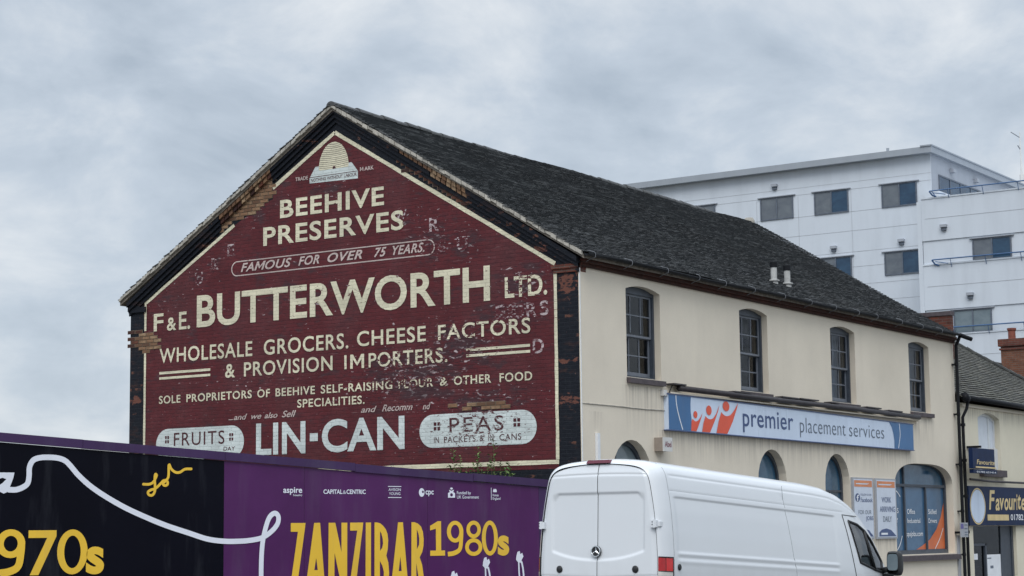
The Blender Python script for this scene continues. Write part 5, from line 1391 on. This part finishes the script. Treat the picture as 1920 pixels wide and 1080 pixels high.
# closed nose and floor
i = nS - 1; ring_ = [(S_[i], II[i, j], HH[i, j]) for j in range(nP)] + [(S_[i], VW - II[i, j], HH[i, j]) for j in range(nP - 2, -1, -1)]
b.add(ring_, [tuple(range(len(ring_)))])
b.quad((-.2, .15, .4), (8.3, .15, .4), (8.3, VW - .15, .4), (-.2, VW - .15, .4))
body = b.build('body', 'van_white', van, True)
for side in (0, 1):
    d = van_grid(['door'], (side,)).build('cab_door', 'van_white', van, True)
    van_grid(['window'], (side,), -.004).build('side_window', 'car_glass', d, True)
    y = lambda x, h: (lambda v: v if side == 0 else VW - v)
    def sp(x, h, out=.004):
        i = int(np.argmin(abs(S_ - x))); q = np.interp(h, HH[i, :150], II[i, :150]) - out
        return (x, q if side == 0 else VW - q, h)
    r = B(); loop = []
    for a, c in zip(WIN, WIN[1:] + WIN[:1]):
        for k in range(6): loop.append(sp(a[0] + (c[0] - a[0]) * k / 6, a[1] + (c[1] - a[1]) * k / 6, -.004))
    r.tube(loop + [loop[0]], .024, 7); r.tube([sp(6.60, 2.03, -.004), sp(6.70, 1.72, -.004), sp(6.86, 1.40, -.004)], .030, 7)
    r.build('window_seal', 'rubber', d, True)
    r = B()
    for x0, h0, x1, h1, f in ((0, 0, 0, 0, gap_x),):
        pts = [sp(float(gap_x(h)), h, .0015) for h in np.linspace(.5, 2.235, 30)]
        r.tube(pts, .0075, 5); r.tube([sp(x, 2.24, .0015) for x in np.linspace(float(gap_x(2.24)), 6.3, 14)], .006, 5)
    r.build('door_gap', 'rubber', d)
    # mirror
    m = B(); yy = -.04 if side == 0 else VW + .04; sg_ = -1 if side == 0 else 1
    vs = []; 
    for (x, k) in ((7.06, .86), (7.10, 1.0), (7.22, 1.0), (7.30, .8)):
        for t in range(20):
            a = 2 * math.pi * t / 20; cx_ = yy + sg_ * .15; e = .45
            vs.append((x, cx_ + .115 * k * math.copysign(abs(math.cos(a)) ** e, math.cos(a)), 1.51 + .20 * k * math.copysign(abs(math.sin(a)) ** e, math.sin(a))))
    fs = [(i * 20 + t, i * 20 + (t + 1) % 20, (i + 1) * 20 + (t + 1) % 20, (i + 1) * 20 + t) for i in range(3) for t in range(20)] + [tuple(60 + t for t in range(20))]
    m.add(vs, fs); m.tube([(7.2, yy + sg_ * .05, 1.42), (7.25, yy - sg_ * .1, 1.40)], .05, 8); m.tube([(7.2, yy + sg_ * .1, 1.33), (7.25, yy - sg_ * .12, 1.32)], .03, 8)
    mo = m.build('wing_mirror', 'rubber', van, True)
    g_ = B(); cx_ = yy + sg_ * .15
    gl = [(7.063, cx_ + .093 * math.copysign(abs(math.cos(a)) ** .45, math.cos(a)), 1.53 + .135 * math.copysign(abs(math.sin(a)) ** .45, math.sin(a))) for a in [2 * math.pi * t / 20 for t in range(20)]]
    g_.add(gl, [tuple(range(20))]); g_.build('mirror_glass', 'pane_teal', mo)
    # side seams and rear pillar seam
    r = B()
    r.tube([sp(float(seam_x(h)), h, .0) for h in np.linspace(.5, 2.56, 40)], .0045, 5)
    i_s = int(np.argmin(abs(S_ - .02)))
    r.tube([(S_[i_s], (II[i_s, j] - .001) if side == 0 else VW - II[i_s, j] + .001, HH[i_s, j] + (.001 if II[i_s, j] > .3 else 0)) for j in range(8, nP - (2 if side else 1), 4)], .005, 5)
    r.tube([sp(x, 2.287, -.003) for x in np.linspace(.05, 5.75, 60)], .004, 5)
    r.build('body_seam', 'seam', body)
    r = B(); r.lathe((0, 0, 0), [(.04, 0), (.045, .012), (.03, .022)], 14)
    r.v = [(v[0] + .16, (-v[2]) if side == 0 else VW + v[2], v[1] + 1.255) for v in r.v]; r.build('side_button', 'rubber', body)
    # lamp cluster wrapped round the corner
    lm = van_grid(['lamp'], (side,), .006)
    lm.mats = ['red_lens', 'red_lens_b', 'clear_lens', 'rubber']; mi = []
    for f in lm.f:
        x = sum(lm.v[k][0] for k in f) / 4; h = sum(lm.v[k][2] for k in f) / 4
        mi.append(2 if h < 1.19 else (0 if x < -.175 else 1))
    lm.m = mi; lo_ = lm.build('tail_light', None, van, True)
    r = B(); ed = []
    for x in np.linspace(-.275, -.012, 12): ed.append(sp(x, 1.378, .006))
    for h in np.linspace(1.36, .82, 12): ed.append(sp(-.012, h, .006))
    r.tube(ed, .009, 6); r.tube([sp(x, 1.19, .006) for x in np.linspace(-.275, -.012, 12)], .006, 6); r.tube([sp(-.175, h, .006) for h in np.linspace(1.19, 1.37, 6)], .005, 6)
    r.build('lamp_trim', 'rubber', lo_)
    # wheels
    for x in (1.45, 6.9):
        w = B(); cy = .16 if side == 0 else VW - .16
        w.lathe((0, 0, 0), [(.20, -.11), (.33, -.11), (.36, -.08), (.36, .08), (.33, .11), (.20, .11)], 28)
        w.v = [(x + v[0], cy + v[2], .35 + v[1]) for v in w.v]; wo = w.build('wheel', 'rubber', van, True)
        w = B(); w.lathe((0, 0, 0), [(.21, -.08), (.19, .07), (.08, .09), (.05, .10)], 20)
        w.v = [(x + v[0], cy + (-v[2] if side == 0 else v[2]), .35 + v[1]) for v in w.v]; w.build('rim', 'pale_metal', wo)
van_grid(['windscreen'], (0, 1), .0).build('windscreen', 'car_glass', van, True)
# cab furniture glimpsed through the side glass
for cy in (.55, VW - .55):
    b = B()
    b.hexa([(6.0, cy - .25, .9), (6.55, cy - .25, .9), (6.55, cy + .25, .9), (6.0, cy + .25, .9), (6.0, cy - .25, 1.08), (6.55, cy - .25, 1.08), (6.55, cy + .25, 1.08), (6.0, cy + .25, 1.08)])
    b.hexa([(5.95, cy - .24, 1.08), (6.1, cy - .24, 1.08), (6.1, cy + .24, 1.08), (5.95, cy + .24, 1.08), (5.83, cy - .2, 1.66), (5.94, cy - .2, 1.66), (5.94, cy + .2, 1.66), (5.83, cy + .2, 1.66)])
    b.hexa([(5.83, cy - .13, 1.68), (5.93, cy - .13, 1.68), (5.93, cy + .13, 1.68), (5.83, cy + .13, 1.68), (5.82, cy - .12, 1.88), (5.9, cy - .12, 1.88), (5.9, cy + .12, 1.88), (5.82, cy + .12, 1.88)])
    b.build('seat', 'seat', van)
b = B(); b.box(7.0, 7.6, .2, VW - .2, 1.0, 1.40); b.build('dashboard', 'rubber', van)
# rear: seal plate, two doors
i0 = 0
b = B(); ring_ = [(-.255, II[0, j] + .006, HH[0, j] - .003) for j in range(nP)] + [(-.255, VW - II[0, j] - .006, HH[0, j] - .003) for j in range(nP - 2, -1, -1)]
b.add(ring_, [tuple(range(len(ring_)))]); b.build('door_seal', 'rubber', van)
nU = 70
hz = np.array(list(np.linspace(.52, 2.50, 150)) + list(np.linspace(2.508, 2.635, 14)))
ins_r = np.interp(hz, HH[0], II[0] + .014)
ins_r = ins_r + .10 * sm(hz, 2.50, 2.65) ** 2
for side in (0, 1):
    vs = []; fs = []
    for r_, h in enumerate(hz):
        w = VC - ins_r[r_]
        for k in range(nU + 1):
            t = k / nU; y = VC - (.005 + (w - .005) * t) if side == 0 else VC + (.005 + (w - .005) * t)
            a = abs(y - VC); s = -.305 + .02 * (a / .9) ** 2 + .018 * max(0, t - .93) / .07 + .05 * sm(h, 2.45, 2.70)
            smile = 1.325 + .15 * (a / .80) ** 2.2
            s += .018 * sm(h, smile - .01, smile + .04) * (1 - sm(h, 2.225 - .09 * sm(a, .62, .70), 2.26)) * (1 - sm(a, .70, .75))
            s += .009 * groove(h - (2.50 - .02 * (a / .8) ** 2), .012) * (1 - sm(a, .72, .78)) + .008 * groove(h - 1.10 - .03 * a, .012)
            s += .004 * (1 if k < 2 else 0)
            vs.append((s, y, h))
    for r_ in range(len(hz) - 1):
        for k in range(nU):
            f = (r_ * (nU + 1) + k, r_ * (nU + 1) + k + 1, (r_ + 1) * (nU + 1) + k + 1, (r_ + 1) * (nU + 1) + k); fs.append(f if side else f[::-1])
    door = B().add(vs, fs).build('rear_door', 'van_white', van, True)
    hg = B(); ins0 = float(np.interp(1.82, HH[0], II[0])); yh = ins0 if side == 0 else VW - ins0
    hg.use('van_white').box(-.325, -.268, (yh - .03) if side == 0 else yh - .055, (yh + .055) if side == 0 else yh + .03, 1.77, 1.865); hg.use('van_white').tube([(-.325, yh, 1.765), (-.325, yh, 1.87)], .018, 10)
    hg.use('van_white').box(-.27, -.14, (ins0 - .06) if side == 0 else VW - ins0 + .02, (ins0 - .02) if side == 0 else VW - ins0 + .06, 1.785, 1.85)
    hg.use('rubber')
    for z in (1.80, 1.835): hg.box(-.3265, -.3252, yh + .02, yh + .035, z, z + .014)
    hg.build('hinge', None, door)
    bt = B(); bt.lathe((0, 0, 0), [(.045, 0), (.05, .012), (.036, .024), (.01, .03)], 16)
    yb_ = VC - .60 if side == 0 else VC + .60
    bt.v = [(-.292 - v[2], yb_ + v[0], 1.215 + v[1]) for v in bt.v]; bt.build('rubber_stop', 'rubber', door)
    if side == 1:
        bd = B().use('rubber'); cyb = VC + .01; hb = 1.455
        bd.lathe((0, 0, 0), [(.078, 0), (.078, .016), (.07, .02)], 28); bd.v = [(-.300 - v[2], cyb + v[0], hb + v[1]) for v in bd.v]
        bd.use('chrome')
        n0 = len(bd.v); bd.tube([(-.322, cyb + .068 * math.cos(2 * math.pi * k / 28), hb + .068 * math.sin(2 * math.pi * k / 28)) for k in range(29)], .009, 6)
        for k in range(3):
            a = math.pi / 2 + k * 2 * math.pi / 3; d = Vector((0, math.cos(a), math.sin(a))); n_ = Vector((0, -d.z, d.y)); c_ = Vector((-.321, cyb, hb))
            bd.add([c_ + n_ * .015 , c_ + d * .064, c_ - n_ * .015, c_ + Vector((-.008, 0, 0))], [(0, 1, 3), (1, 2, 3)])
        bd.build('emblem', None, door)
b = B(); b.hexa([(-.30, VC - .19, 2.655), (-.2, VC - .19, 2.655), (-.2, VC + .19, 2.655), (-.30, VC + .19, 2.655), (-.275, VC - .17, 2.70), (-.2, VC - .17, 2.705), (-.2, VC + .17, 2.705), (-.275, VC + .17, 2.70)])
b.build('brake_light', 'dark_red_lens', van)
b = B(); b.box(-.40, -.15, .1, VW - .1, .42, .56); b.build('rear_bumper', 'rubber', van)
b = B(); b.box(8.36, 8.46, .25, VW - .25, .36, .72); b.build('front_bumper', 'rubber', van)
